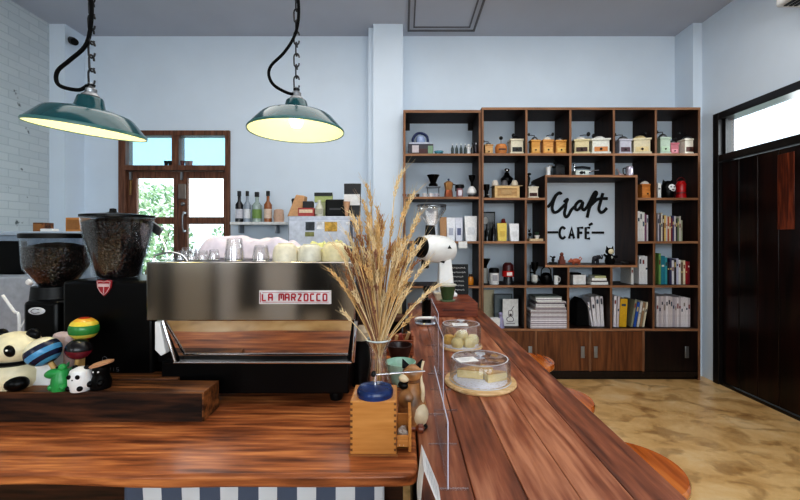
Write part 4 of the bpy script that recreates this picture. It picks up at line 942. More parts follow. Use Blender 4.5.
b = MB(); b.tube([(0, 0, .0), (-.01, 0, .05), (-.045, 0, .11), (-.065, 0, .14)], .0035, 8); b.build('handle', CHROME, t)
MB().bb(-.03, .03, -.02, .02, -.002, .0).build('foot', CHROME, t)
MB().box((-.045, -.01, .12), (.06, .012, .035), Ry(.6)).build('scoop_head', STEELD, t, bevel=.003)

# ================================================================== GRINDERS
BEANS = mat('coffee_beans', (44, 22, 14), .35, var=.9, scale=110, bump=.8)
def beanmat():
    m, nt, b = newmat('roasted_beans'); N = nt.nodes.new; L = nt.links.new
    tc = N('ShaderNodeTexCoord'); v = N('ShaderNodeTexVoronoi'); v.inputs['Scale'].default_value = 110
    L(tc.outputs['Object'], v.inputs['Vector'])
    r = N('ShaderNodeValToRGB'); r.color_ramp.elements[0].position = .1; r.color_ramp.elements[0].color = lin((66, 36, 25))+(1,); r.color_ramp.elements[1].position = .55; r.color_ramp.elements[1].color = lin((10, 5, 4))+(1,)
    L(v.outputs['Distance'], r.inputs['Fac']); L(r.outputs['Color'], b.inputs['Base Color'])
    bp = N('ShaderNodeBump'); bp.invert = True; bp.inputs['Distance'].default_value = .006; L(v.outputs['Distance'], bp.inputs['Height']); L(bp.outputs['Normal'], b.inputs['Normal'])
    b.inputs['Roughness'].default_value = .35; return m
BEANS = beanmat()
def grinder_big():
    Z = 1.45; k = Z/F; cx = X(118.5, Z)
    t = thing('espresso_grinder', 'tall black espresso grinder with red shield badge beside the machine', 'coffee grinder', (cx, Z, CZ+.0))
    # hopper
    r = 31*k; zt_ = H(217, Z)-CZ; zb = H(279, Z)-CZ
    MB().lathe([(.062, zb), (.07, zb+.015), (r*.97, zt_-.05), (r, zt_), (r*.98, zt_), (r*.95, zt_-.05), (.067, zb+.02), (.058, zb)], 32, close=False).build('hopper', HOPG, t)
    MB().lathe([(r*1.02, zt_-.002), (r*1.02, zt_+.006), (r*.5, zt_+.012), (.001, zt_+.012)], 32).build('hopper_lid', BLKSH, t)
    MB().lathe([(.03, zt_+.012), (.012, zt_+.018), (.01, zt_+.03), (.001, zt_+.032)], 14, (-.02*1, 0, 0)).build('lid_knob', BLKSH, t)
    x1 = X(172, Z)-cx; x0 = X(84, Z)-cx
    MB().bb(x0+.02, X(148, Z)-cx, -.06, .14, .09, zb+.003).build('body', BLKSH, t, bevel=.02)
    MB().bb(x0, x1-.01, -.095, .15, 0.0, .405).build('lower_body', BLKSH, t, bevel=.012)
    MB().lathe([(.07, zb-.03), (.062, zb+.004), (.001, zb+.004)], 24).build('collar', BLACK, t)
    # shield
    sxx = X(103.8, 1.35)-cx; sz = H(287.5, 1.35)-CZ; w = .026
    sh = [(-1, .9), (-.5, 1.0), (0, .85), (.5, 1.0), (1, .9), (.9, 0), (.5, -.7), (0, -1.15), (-.5, -.7), (-.9, 0)]
    bd = MB().prism([(sxx+a*w, sz+c*w) for a, c in sh], -.1, -.094).build('shield_badge', mat('badge_dark_red', (150, 30, 40), .35), t, bevel=.001)
    b = MB(); pts = [(sxx+a*w*.84, -.101, sz+c*w*.84) for a, c in sh]; b.tube(pts+[pts[0]], .0011, 5)
    b.bb(sxx-w*.7, sxx+w*.7, -.1022, -.1, sz+.1*w, sz+.5*w); b.bb(sxx-.0012, sxx+.0012, -.102, -.1, sz-w*.8, sz+.1*w); b.build('shield_outline', mat('badge_pale', (206, 176, 176), .4), bd)
    b = MB(); text(b, 'VIS', X(109, 1.355)-cx, -.0955, H(371, 1.355)-CZ, .012, .009, .004, .0009); b.lathe([(.008, 0), (.009, .001), (.008, .002)], 20, (X(105, 1.355)-cx, -.0955, H(359, 1.355)-CZ), Rx(PI/2), False); b.build('logo', mat('logo_grey', (120, 120, 124), .4), t)
    o = MB().lathe([(.001, 0), (.056, 0), (.064, .01), (r*.93, zt_-zb-.05), (r*.95, zt_-zb-.03), (r*.7, zt_-zb-.018), (.001, zt_-zb-.01)], 30).build('coffee_beans', BEANS, None, (cx, Z, CZ+zb+.009))
    tag(o, 'roasted coffee beans filling the tall hopper beside the machine', 'coffee beans', kind='stuff')
grinder_big()
def grinder_small():
    Z = 1.5; k = Z/F; cx = X(57.5, Z)
    t = thing('espresso_grinder', 'lower black espresso grinder with white oval badge behind the panda', 'coffee grinder', (cx, Z, CZ))
    r = 28*k; zt_ = H(235, Z)-CZ; zm = H(268, Z)-CZ; zb = H(286, Z)-CZ
    MB().lathe([(.055, zb), (.062, zb+.01), (r*.93, zm), (r*.97, zm+.02), (r*1.02, zt_), (r*1.0, zt_), (r*.95, zm+.02), (.06, zb+.012)], 32, close=False).build('hopper', HOPG, t)
    MB().lathe([(r*1.04, zt_-.012), (r*1.05, zt_+.004), (r*.98, zt_+.006), (.001, zt_+.006)], 32).build('hopper_lid', BLACK, t)
    MB().lathe([(.08, zb-.05), (.075, zb+.002), (.001, zb+.002)], 24).build('collar', BLACK, t)
    MB().bb(X(22, 1.4)-cx, .088, -.1, .14, 0, H(300, 1.42)-CZ).build('body', BLKSH, t, bevel=.015)
    ox = X(37, 1.4)-cx; oz = H(311, 1.4)-CZ
    bd = MB().sph((ox, -.101, oz), (.03, .004, .0135), 24).build('oval_badge', mat('oval_white', (206, 206, 210), .3), t)
    b = MB(); b.tube(smooth_path([(ox+.012, -.106, oz+.006), (ox-.004, -.107, oz+.008), (ox-.016, -.106, oz), (ox-.004, -.107, oz-.007), (ox+.014, -.106, oz-.004)], 4), .001, 5); b.build('badge_script', BLACK, bd)
    o = MB().lathe([(.001, 0), (.05, 0), (.058, .012), (r*.9, zm-zb), (r*.95, zm-zb+.03), (r*.96, zm-zb+.075), (r*.4, zm-zb+.09), (.001, zm-zb+.093)], 30).build('coffee_beans', BEANS, None, (cx, Z, CZ+zb+.004))
    tag(o, 'roasted coffee beans in the shorter hopper on the left', 'coffee beans', kind='stuff')
grinder_small()

# ================================================================== TOYS ON THE BEAM
def eyes(b, pts, r):
    for p in pts: b.sph(p, r, 10)
def panda_big():
    Z = 1.26; k = Z/F; t = thing('panda_figurine', 'large cream panda figurine at the left end of the timber beam', 'figurine', (X(17, Z), Z, BZ)); t.scale = (1, 1, .92)
    b = MB(); b.lathe([(.001, 0), (.058, 0), (.07, .02), (.072, .055), (.055, .085), (.001, .09)], 24); b.build('body', CREAM, t)
    MB().sph((.002, -.005, .128), (.075, .062, .055), 24).build('head', CREAM, t)
    b = MB(); b.sph((.052, .0, .172), (.022, .014, .02), 14, Ry(.5)); b.build('ear', BLKSH, t)
    b = MB(); b.sph((-.05, .0, .172), (.022, .014, .02), 14, Ry(-.5)); b.build('ear', BLKSH, t)
    for ex_, ey_, sg in ((.032, -.056, -1), (-.026, -.06, 1)): MB().sph((ex_, ey_, .132), (.015, .012, .02), 14, Ry(.3*sg)).build('eye_patch', BLKSH, t)
    b = MB(); b.sph((.034, -.0675, .137), .0035, 8); b.sph((-.024, -.0715, .137), .0035, 8); b.build('eye_glint', WHITE, t)
    MB().sph((.005, -.068, .116), (.006, .004, .004), 8).build('nose', BLKSH, t)
    b = MB(); b.lathe([(.06, .078), (.066, .084), (.06, .092)], 24); b.build('collar', BLKSH, t)
    b = MB(); b.sph((.042, -.045, .022), (.034, .026, .026), 14); b.build('leg', BLKSH, t)
    b = MB(); b.sph((-.045, -.045, .022), (.034, .026, .026), 14); b.build('leg', BLKSH, t)
panda_big()
Zt = 1.25
o = MB().bb(-.038, .028, -.015, .035, 0, .105).build('white_box', WHITE, None, (X(45.5, 1.265), 1.265, BZ), bevel=.003); tag(o, 'white cardboard box holding the maracas beside the large panda', 'box')
def maraca(px, py, Z, rx, rgbs, hand, label, d, zbase):
    # d: handle direction (x,z) downward ; head at pixel
    c = Vector((X(px, Z), Z, H(py, Z)))
    t = thing('maraca', label, 'maraca', (c.x, c.y, c.z))
    M = Vector((0, 0, -1)).rotation_difference(Vector((d[0], d[1], d[2])).normalized()).to_matrix()
    r = rx*Z/F; k = 24
    n = len(rgbs); b = MB(); mats = [cm(x, .25) for x in rgbs]
    for j in range(n):
        b.m = j; seg = []
        for i in range(5):
            a = PI*(j+i/4)/n; seg.append((max(1e-4, r*math.sin(a)), r*.88*math.cos(a)))
        b.lathe(seg, 24, (0, 0, 0), M, False)
    b.build('head', mats, t)
    h0 = M @ Vector((0, 0, -r*.8)); h1 = M @ Vector((0, 0, -r*.85-hand))
    MB().tube([h0, h1], [.007, .008], 10).build('handle', cm((200, 160, 100)), t)
    return c
maraca(43, 351.5, 1.235, 15.5, [(232, 224, 196), (232, 224, 196), (232, 224, 196), (28, 34, 60), (80, 150, 196), (28, 34, 60), (90, 160, 204), (28, 34, 60)], .03, 'cream maraca with blue stripes leaning on the large panda', (.55, .0, -.8), 0)
maraca(84, 328.5, 1.3, 13, [(196, 70, 40), (226, 170, 60), (226, 200, 70), (50, 130, 60), (50, 130, 60), (228, 206, 90), (200, 60, 40), (170, 40, 30)], .16, 'maraca with red, yellow and green stripes standing above the toys', (-.05, .0, -1), 0)
c = maraca(79, 349, 1.26, 11.5, [(18, 16, 18), (18, 16, 18), (22, 18, 20), (104, 24, 40), (110, 26, 44), (104, 24, 40)], .085, 'black and maroon maraca with white dots under the striped one', (-.12, .0, -1), 0)
o = MB().bb(-.03, .03, -.02, .02, 0, .14).build('pink_box', cm((232, 206, 204)), None, (X(62, 1.34)-.0, 1.3+.05, CZ+.093), bevel=.012); tag(o, 'pale pink packet standing behind the maracas', 'packet')
# green dinosaur
t = thing('dinosaur_toy', 'small green dinosaur toy in front of the maracas', 'toy', (X(61, 1.22), 1.222, BZ))
b = MB(); b.lathe([(.001, 0), (.026, 0), (.028, .01), (.024, .04), (.016, .06), (.001, .066)], 18); b.sph((-.016, -.006, .05), (.03, .016, .015), 14, Ry(-.15)); b.sph((.002, 0, .066), (.013, .012, .012))
b.sph((-.016, -.016, .012), (.01, .012, .01)); b.sph((.018, -.016, .012), (.01, .012, .01)); b.tube([(.015, .0, .02), (.035, .005, .015), (.045, .005, .03)], [.014, .009, .003], 8)
b.build('body', mat('toy_green', (44, 150, 76), .3), t)
b = MB()
for i in range(4): b.lathe([(.006, 0), (.001, .014)], 6, (.012+i*.006, .006, .07-i*.014), Ry(.5+.2*i))
b.build('spikes', cm((30, 110, 60)), t); b = MB(); b.sph((-.004, -.012, .07), .0035, 8); b.build('eye', BLACK, t)
# small panda
t = thing('panda_figurine', 'small white panda egg figurine between the dinosaur and black figure', 'figurine', (X(80.5, 1.215), 1.217, BZ))
MB().lathe([(.001, 0), (.026, 0), (.032, .012), (.033, .04), (.027, .062), (.012, .07), (.001, .071)], 24).build('body', WHITE, t)
b = MB()
for s in (-1, 1): b.sph((s*.013, -.03, .048), (.0065, .004, .007), 10, Ry(-s*.5)); b.sph((s*.017, -.026, .013), (.008, .008, .008), 10)
b.sph((0, -.033, .04), (.0025, .002, .002), 8); b.build('markings', BLKSH, t)
b = MB(); b.sph((-.018, 0, .068), .008, 10); b.build('ear', BLKSH, t); b = MB(); b.sph((.018, 0, .068), .008, 10); b.build('ear', BLKSH, t)
# black figure with straw hat
t = thing('figurine', 'small black figurine wearing a tan disc hat on the timber beam', 'figurine', (X(101, 1.235), 1.235, BZ))
b = MB(); b.lathe([(.001, 0), (.027, 0), (.03, .02), (.022, .04), (.024, .05), (.022, .066), (.001, .07)], 18); b.sph((-.014, -.024, .02), .01); b.sph((.016, -.024, .022), .01); b.build('body', BLKSH, t)
b = MB(); b.lathe([(.001, -.004), (.031, -.004), (.033, .002), (.02, .007), (.001, .008)], 24, (.002, 0, .074), Ry(-.25)); b.build('hat', cm((196, 150, 116)), t)
b = MB(); b.sph((-.007, -.022, .055), .003, 6); b.sph((.008, -.022, .055), .003, 6); b.build('eyes', WHITE, t)

# ================================================================== PENDANT LAMPS
TEAL = mat('teal_enamel', (12, 70, 76), .16, var=.04, coat=.3)
ENAM = mat('cream_enamel', (255, 250, 205), .5, var=0)
LAMPR = .2
def lamp(px, py, Z, r, tilt, label, side):
    cx = X(px, Z); cz = H(py, Z)
    t = thing('pendant_lamp', label, 'lamp', (cx, Z, cz))
    M = Rx(tilt[0]) @ Ry(tilt[1])
    prof = [(1, 0), (1.0, .02), (.985, .05), (.76, .3), (.7, .345), (.62, .37), (.33, .44), (.265, .455), (.25, .5), (.22, .63), (.2, .66), (.001, .66)]
    MB().lathe([(a*r, b_*r) for a, b_ in prof], 48, (0, 0, 0), M, False).build('shade', TEAL, t, smooth=28)
    inn = [(.985, 0.0), (.965, .04), (.74, .285), (.6, .35), (.32, .42), (.2, .43), (.001, .44)]
    MB().lathe([(a*r, b_*r) for a, b_ in inn], 48, (0, 0, 0), M, False).build('shade_lining', ENAM, t)
    MB().lathe([(.985*r, 0), (1.005*r, -.003), (1.012*r, .003), (1.0*r, .008)], 48, (0, 0, 0), M, False).build('rim', mat('teal_rim', (60, 110, 108), .3), t)
    MB().lathe([(.001, .08*r), (.1*r, .1*r), (.15*r, .2*r), (.12*r, .3*r), (.08*r, .42*r), (.001, .42*r)], 18, (0, 0, 0), M).build('bulb', mat('warm_bulb', (255, 236, 170), .4, emit=3.5), t)
    top = M @ Vector((0, 0, .66*r))
    b = MB(); b.lathe([(.15*r, 0), (.16*r, .03*r), (.1*r, .09*r), (.1*r, .16*r), (.05*r, .2*r), (.05*r, .28*r), (.001, .29*r)], 16, top, M); b.build('cap_fitting', STEELD, t)
    b = MB(); b.lathe([(.001, 0), (.065*r, .01*r), (.07*r, .05*r), (.001, .07*r)], 14, top+M @ Vector((0, 0, .2*r)), M); b.build('cord_grip', BLACK, t)
    ctop = top+M @ Vector((0, 0, .27*r))
    # chain of links
    L_ = HC-cz; z = ctop.z; i = 0; b = MB(); pitch = .046
    while z < L_:
        c = Vector((ctop.x, ctop.y, z+.022)); pts = []
        for k in range(13):
            a = 2*PI*k/12; u = .011*math.cos(a); v = .016*math.sin(a)+(.012 if math.sin(a) >= 0 else -.012)
            pts.append(c+(Vector((u, 0, v)) if i % 2 == 0 else Vector((0, u, v))))
        b.tube(pts, .0032, 6, False); z += pitch; i += 1
    b.build('chain', mat('dark_chain', (60, 60, 62), .4, .7), t)
    P = []
    for (ox, oz) in side: P.append((top.x+ox, top.y-.012, top.z+oz))
    n = 0; zz_ = P[-1][2]
    while zz_ < L_-.03:
        n += 1; zz_ += .09; P.append((ctop.x+.012*math.sin(n*2.1), ctop.y-.014, min(zz_, L_)))
    MB().tube(smooth_path(P, 5), .0062, 8).build('power_cord', BLACKM, t)
    MB().lathe([(.05, L_-.025), (.055, L_), (.001, L_)], 20, (ctop.x, ctop.y, 0)).build('ceiling_rose', BLACKM, t)
    ld = bpy.data.lights.new('lamp_light', 'POINT'); ld.energy = 1.6; ld.color = (1, .9, .62); ld.shadow_soft_size = .03
    lo = bpy.data.objects.new('lamp_light', ld); COL.objects.link(lo); lo.location = (cx, Z, cz+.0+.02*r); lo.location = (Vector((cx, Z, cz))+M @ Vector((0, 0, .04*r)))
lamp(88, 130.5, 1.36, .17, (.055, .12), 'left teal enamel pendant lamp on a chain, hanging slightly tilted', [(0, .035), (-.03, .02), (-.085, .03), (-.105, .05), (-.1, .085), (-.06, .12), (-.01, .165), (0.008, .22)])
lamp(296.5, 131.5, 1.65, .193, (0, 0.0), 'right teal enamel pendant lamp nearer the white pillar', [(0, .02), (-.04, .03), (-.09, .06), (-.11, .1), (-.1, .14), (-.05, .19), (-.01, .25), (.01, .32)])

# ================================================================== WHEAT, VASE, FOREGROUND MILL
VX, VY = X(378.5, 1.2), 1.2
t = thing('glass_vase', 'clear glass vase holding dried wheat behind the wooden coffee mill', 'vase', (VX, VY, CZ))
b = MB(); b.lathe([(.001, 0), (.032, 0), (.034, .01), (.034, .12), (.025, .19), (.026, .215), (.038, .245), (.036, .245), (.023, .215), (.022, .19), (.031, .12), (.031, .012), (.001, .012)], 28, close=False); b.build('vase_body', GLASS, t)
b = MB(); b.lathe([(.036, .243), (.0385, .246), (.036, .249)], 28, close=False); b.build('vase_rim', mat('glass_rim', (206, 216, 216), .1), t)
wt = thing('wheat_bouquet', 'bouquet of dried golden wheat and grasses in the glass vase', 'dried flowers', (VX, VY, CZ))
WH = [mat('straw_gold', (212, 176, 122), .8, var=.3), mat('straw_pale', (232, 208, 164), .8, var=.2), mat('straw_brown', (150, 104, 68), .8, var=.3)]
rd = random.Random(11)
def stalk(ang, spread, h, ear, m, bend=0.0, awn=.04):
    dx, dy = math.cos(ang), math.sin(ang)
    spread *= .86
    if dx < 0: spread *= .78; h += .03
    P = []
    for i in range(9):
        f = i/8; z = .015+(h-.015)*f
        zn = .2
        r = -.008*(1-min(1, z/zn))+ (0 if z < zn else spread*((z-zn)/(h-zn))**1.25)
        P.append(Vector((dx*r+.007*math.cos(ang*3), dy*r*.75+.007*math.sin(ang*3), z)))
    b = MB(); b.tube(P, .0016, 5)
    d = (P[-1]-P[-2]).normalized(); e0 = P[-1]
    # ear: overlapping grains along curve
    n = int(ear/.0075); side = Vector((dx, dy, 0)); p = e0.copy(); dd = d.copy()
    w = dd.orthogonal().normalized(); v = dd.cross(w)
    for k in range(n):
        f = k/n; sz = .0060*(1-.45*abs(f-.4)*1.3)
        for s in range(2 if k % 2 else 2):
            a = k*1.9+s*PI; off = (w*math.cos(a)+v*math.sin(a))
            M = Vector((0, 0, 1)).rotation_difference((dd+off*.45).normalized()).to_matrix()
            b.lathe([(.0002, -1), (.8, -.3), (.7, .3), (.0002, 1)], 5, p+off*.0035, M @ Matrix.Diagonal((sz*.62, sz*.62, sz*1.35)), False)
            if awn and k % 2 == s: q = p+off*.005; b.tube([q, q+(dd+off*.3).normalized()*awn*rd.uniform(.6, 1.1)], [.0006, .0002], 3, False)
        dd = (dd+side*bend*.06-Vector((0, 0, abs(bend)*.02))).normalized(); p = p+dd*.0072
    b.build('wheat_stalk', m, wt, smooth=0)
for i in range(115):
    ang = rd.uniform(0, 2*PI); s = rd.uniform(.015, .125); h = rd.uniform(.34, .56)-(s > .09)*.06
    stalk(ang, s, h, rd.uniform(.045, .075), rd.choice([WH[0], WH[0], WH[1], WH[2]]), rd.uniform(0, 1.2), .035)
for ang, s, h, e in ((PI*.05, .085, .62, .09), (PI*.9, .03, .62, .08), (.2, .05, .68, .1), (PI*.97, .08, .52, .07), (.1, .1, .55, .08), (PI*1.02, .035, .57, .08), (0, .07, .6, .08), (.0, .12, .43, .08), (PI, .13, .44, .09), (PI*1.05, .15, .38, .08), (-.05, .13, .36, .1), (PI*1.1, .1, .48, .08), (.1, .12, .5, .07), (0, .11, .58, .06)):
    stalk(ang, s, h, e, rd.choice(WH[:2]), .6, .05)
for i in range(48):   # fine red-brown grass sprays
    ang = rd.uniform(PI*.6, PI*1.5); s = rd.uniform(.03, .12); h = rd.uniform(.3, .47)
    stalk(ang, s, h, rd.uniform(.02, .035), mat('grass_red_brown', (146, 104, 82), .9, var=.2), 0, .0)

def box_mill():
    Z = 1.01; x0, x1 = X(350, Z), X(396.5, Z); y1 = 1.125; h = .138
    cx = (x0+x1)/2; w = x1-x0
    t = thing('hand_coffee_grinder', 'wooden box coffee mill with blue domed top in the foreground', 'coffee grinder', (cx, Z, CZ))
    dp = y1-Z
    MB().bb(-w/2, w/2, 0, dp, .0, h).build('box', W_OAK, t, bevel=.003)
    b = MB()
    for i in range(9):
        z = .012+i*.0145
        for s in (-1, 1): b.bb(s*(w/2-.0035)-.003, s*(w/2-.0035)+.003, -.0006, .002, z, z+.006)
    b.build('dovetail_joints', cm((110, 66, 30)), t)
    MB().bb(-w/2-.003, w/2+.003, -.003, dp+.003, 0, .005).build('base_edge', cm((150, 96, 50)), t)
    # blue top
    blue = mat('blue_enamel', (22, 48, 98), .25, var=.5, scale=25)
    cxx = .002; cy = .042
    MB().lathe([(.047, h), (.0475, h+.005), (.0475, h+.014), (.043, h+.021), (.02, h+.026), (.001, h+.027)], 36, (cxx, cy, 0)).build('blue_dome', blue, t)
    c = MB().tube([(cxx, cy, h+.025), (cxx, cy, h+.055)], .005, 10).build('crank', CHROME, t)
    b = MB(); p0 = Vector((cxx-.004, cy, h+.053)); p1 = Vector((X(425, 1.08)-cx, .07, H(371, 1.08)-CZ)); d = (p1-p0)
    M = Vector((1, 0, 0)).rotation_difference(d.normalized()).to_matrix()
    b.box((p0+p1)/2, (d.length, .009, .003), M); b.build('crank_bar', CHROME, c, bevel=.001)
    MB().lathe([(.006, -.004), (.008, 0), (.005, .008), (.001, .01)], 12, p0+Vector((0, 0, .0))).build('crank_nut', BLACK, c)
    # open drawer at right side
    dx0 = w/2+.001; dx1 = X(411.5, Z)-cx
    b = MB(); b.bb(dx0, dx1, .012, .016, .012, .046); b.bb(dx0, dx1, .085, .089, .012, .07); b.bb(dx0, dx1, .012, .089, .012, .017); b.bb(dx1-.008, dx1, .006, .096, .006, .096)
    b.bb(dx0, dx1-.006, .008, .011, .03, .036)
    d_ = b.build('drawer', W_OAK, t, bevel=.001)
    MB().lathe([(.005, 0), (.004, .012), (.012, .02), (.012, .032), (.001, .036)], 16, (dx1, .05, .045), Ry(PI/2)).build('drawer_knob', cm((110, 56, 36), .3), d_)
    o = heap(cx+dx0+.004, cx+dx1-.012, Z+.02, Z+.082, CZ+.019, .022, mat('white_crumbs', (220, 216, 210), .9, var=.3, scale=150), 'sugar_sachets', 'white paper bits lying in the open mill drawer', 5, 'paper')
box_mill()
# dog / cat figurine
t = thing('dog_figurine', 'brown and cream seated dog figurine beside the coffee mill', 'figurine', (X(412.5, 1.18), 1.18, CZ)); t.scale = (1.22, 1.22, 1.08)
fur = mat('brown_glaze', (164, 116, 72), .35, var=.7, scale=18); furc = mat('cream_glaze', (224, 206, 172), .35, var=.1)
b = MB(); b.lathe([(.001, 0), (.03, 0), (.035, .02), (.036, .045), (.028, .08), (.021, .105), (.02, .118), (.001, .12)], 22); b.sph((-.012, -.012, .075), (.024, .02, .03), 14); b.build('body', fur, t)
MB().sph((.014, -.016, .036), (.024, .022, .033), 16).build('haunch', furc, t)
MB().sph((.0, -.004, .143), (.025, .024, .022), 18).build('head', fur, t)
MB().sph((-.02, -.016, .133), (.014, .012, .011), 12).build('muzzle', furc, t)
for s, x in ((-1, -.016), (1, .016)): MB().lathe([(.01, 0), (.001, .022)], 8, (x, 0, .158), Ry(s*.35)).build('ear', BLACK, t)
MB().sph((-.021, -.008, .112), (.014, .014, .012), 12).build('chest_patch', BLACK, t)
MB().tube(smooth_path([(.022, -.01, .06), (.024, -.022, .1), (.02, -.012, .14), (.026, -.005, .175)], 5), [.005]*8+[.003]*8, 8).build('tail', furc, t)
MB().sph((.02, -.02, .006), (.016, .018, .006), 12).build('paw', BLACK, t)
# cups behind
def ribcup(px, Z, zb, r, h, col, label, name='ribbed_cup'):
    t = thing(name, label, 'cup', (X(px, Z), Z, zb)); n = 48; pr = [(.45, 0), (.5, .04), (.72, .4), (.93, .85), (1, 1), (.95, 1), (.88, .85), (.66, .4), (.42, .08)]
    b = MB(); vs = []; 
    for j, (a, z) in enumerate(pr):
        for i in range(n):
            q = 2*PI*i/n; rr = a*r*(1+(.03*(i % 2) if 0 < j else 0)); vs.append((rr*math.cos(q), rr*math.sin(q), z*h))
    fs = [(j*n+i, j*n+(i+1) % n, (j+1)*n+(i+1) % n, (j+1)*n+i) for j in range(len(pr)-1) for i in range(n)]+[tuple(range(n)), tuple((len(pr)-1)*n+i for i in range(n))]
    b._add(vs, fs); b.build('cup_body', cm(col, .3), t)
    MB().lathe([(r*.98, h), (r*1.01, h+.002), (r*.96, h+.003)], n, close=False).build('cup_rim', cm(tuple(min(255, c+14) for c in col), .3), t)
ribcup(400.5, 1.5, CZ, .057, .085, (170, 204, 186), 'mint green ribbed cup behind the dog figurine')
ribcup(399.5, 1.74, CZ, .054, .085, (54, 34, 30), 'dark brown ribbed cup behind the mint green one')
t = thing('wooden_tray', 'reddish wooden caddy box behind the ribbed cups', 'tray', (X(402, 1.94), 1.94, CZ))
b = MB(); b.bb(-.075, .055, -.07, -.06, 0, .07); b.bb(-.075, .055, .06, .07, 0, .07); b.bb(-.075, -.065, -.06, .06, 0, .07); b.bb(.045, .055, -.06, .06, 0, .09); b.bb(-.065, .045, -.06, .06, 0, .008); b.build('tray_body', wood('tray_wood', (130, 66, 42), (180, 108, 70), 'X', 3), t, bevel=.002)
for i, (dx, rz_, c, l) in enumerate(((-.03, .4, (190, 150, 100), 'pale wooden stamp block inside the caddy box'), (.0, -.5, (150, 60, 44), 'red wooden block inside the caddy box'), (.024, .7, (206, 170, 120), 'small tan wooden block at the right inside the caddy box'))):
    o = MB().box((0, 0, .042), (.014, .03, .062), Ry(rz_*.5)).build('wood_block', cm(c), None, (X(402, 1.94)+dx, 1.94+(i-1)*.036, CZ+.014)); tag(o, l, 'block')
# dark tamper cylinder by machine
t = thing('milk_pitcher', 'black pitcher with paper towel beside the machine corner', 'pitcher', (X(361, 1.5), 1.5, CZ))
MB().lathe([(.001, 0), (.034, 0), (.036, .1), (.03, .15), (.034, .17), (.001, .17)], 20).build('pitcher_body', BLACK, t)
o = MB().lathe([(.001, 0), (.03, 0), (.034, .03), (.022, .05), (.001, .052)], 9).build('crumpled_napkin', cm((196, 176, 150), .9), None, (X(361, 1.5), 1.5, CZ+.17)); tag(o, 'crumpled tan napkin on the black pitcher', 'napkin')

# ================================================================== CAKES
def cake_stand(px, py, rb, rd_, hd, label_b, label_d):
    Z = .55*F/(py-CY); cx = X(px, Z)
    t = thing('cake_board', label_b, 'cake board', (cx, Z, CZ))
    MB().lathe([(.001, 0), (rb*.97, 0), (rb, .006), (rb*.98, .014), (.001, .014)], 48).build('board', W_PALE, t)
    dz = CZ+.014
    # dome
    d = thing('cake_dome', label_d, 'cake dome', (cx, Z, dz))
    MB().lathe([(rd_, .0), (rd_, hd*.85), (rd_*.96, hd*.97), (rd_*.85, hd), (.001, hd), (.001, hd-.002), (rd_*.85, hd-.002), (rd_*.94, hd*.95), (rd_*.98, hd*.85), (rd_*.98, 0)], 48, close=False).build('cover', glass('dome_acrylic', (.95, .96, .98), .03, .04, .015, edge=.35) , d)
    b = MB(); b.lathe([(rd_, .0), (rd_*1.01, .002), (rd_, .004)], 48, close=False); b.lathe([(rd_*.9, hd-.001), (rd_*.92, hd+.001), (rd_*.88, hd+.001)], 48, close=False); b.build('edge_rim', mat('acrylic_edge', (200, 204, 214), .2), d)
    k = MB().lathe([(.02, hd), (.008, hd+.004), (.008, hd+.01), (.02, hd+.014), (.02, hd+.018), (.001, hd+.019)], 20).build('knob', glass('knob_acrylic', (.9, .9, .95), .2, .05, .25), d)
    return cx, Z, dz
cx, Z, dz = cake_stand(480, 383, .135, .114, .082, 'round pale wooden cake board nearest the camera on the bar', 'clear cover over the cheesecake slices nearest the camera')
# doily: scalloped lace
def doily(cx, Z, dz, r, label):
    b = MB(); n = 96; pts = []
    for i in range(n):
        a = 2*PI*i/n; rr = r*(1+.035*abs(math.sin(a*12))); pts.append((rr*math.cos(a), rr*math.sin(a)))
    b.prismz(pts, 0, .0012)
    m, nt, bs = newmat('lace_paper'); N = nt.nodes.new; v = N('ShaderNodeTexVoronoi'); v.inputs['Scale'].default_value = 90; tc = N('ShaderNodeTexCoord'); nt.links.new(tc.outputs['Object'], v.inputs['Vector'])
    r_ = N('ShaderNodeValToRGB'); r_.color_ramp.elements[0].position = .18; r_.color_ramp.elements[0].color = lin((206, 198, 196))+(1,); r_.color_ramp.elements[1].position = .3; r_.color_ramp.elements[1].color = lin((240, 240, 246))+(1,)
    nt.links.new(v.outputs['Distance'], r_.inputs['Fac']); nt.links.new(r_.outputs['Color'], bs.inputs['Base Color'])
    tag(b.build('paper_doily', m, None, (cx, Z, dz)), label, 'doily')
doily(cx, Z, dz, .098, 'white lace paper doily under the cheesecake slices')
SPG = mat('sponge', (224, 188, 116), .8, var=.15, scale=60); CRUST = mat('cake_top', (196, 150, 80), .6, var=.2, scale=30)
def slice_(x, y, z, ang, r, h, label, open_=.62):
    t = thing('cake_slice', label, 'cake', (x, y, z), ang); pts = [(0, 0)]+[(r*math.cos(a), r*math.sin(a)) for a in [open_*(i/8-.5) for i in range(9)]]
    MB().prismz(pts, 0, h*.85).build('cake_body', mat('cheesecake', (236, 210, 150), .7, var=.08), t, bevel=.002)
    MB().prismz([(a*1.0, b_*1.0) for a, b_ in pts], h*.85, h).build('cake_crust', CRUST, t, bevel=.002)
slice_(cx-.085, Z+.02, dz+.0012, .12, .1, .034, 'cheesecake wedge at the left under the near cover', .8)
slice_(cx+.1, Z-.012, dz+.0012, PI+.05, .085, .034, 'cheesecake wedge at the right under the near cover', .7)
slice_(cx+.02, Z+.1, dz+.0012, -1.35, .07, .03, 'cheesecake wedge at the back under the near cover', .8)
def card(x, y, z, w, d, rz, label):
    t = thing('price_card', label, 'card', (x, y, z), rz); MB().bb(-w/2, w/2, -d/2, d/2, 0, .0015).build('card', WHITE, t)
    b = MB()
    for i in range(3): b.bb(-w*.35, w*(.35-.15*i), d*(.2-.22*i)-.001, d*(.2-.22*i)+.001, .0015, .0018)
    b.build('handwriting', cm((120, 120, 130)), t)
card(cx-.055, Z-.03, dz+.0835, .075, .055, .25, 'white price card lying on the near cake cover')
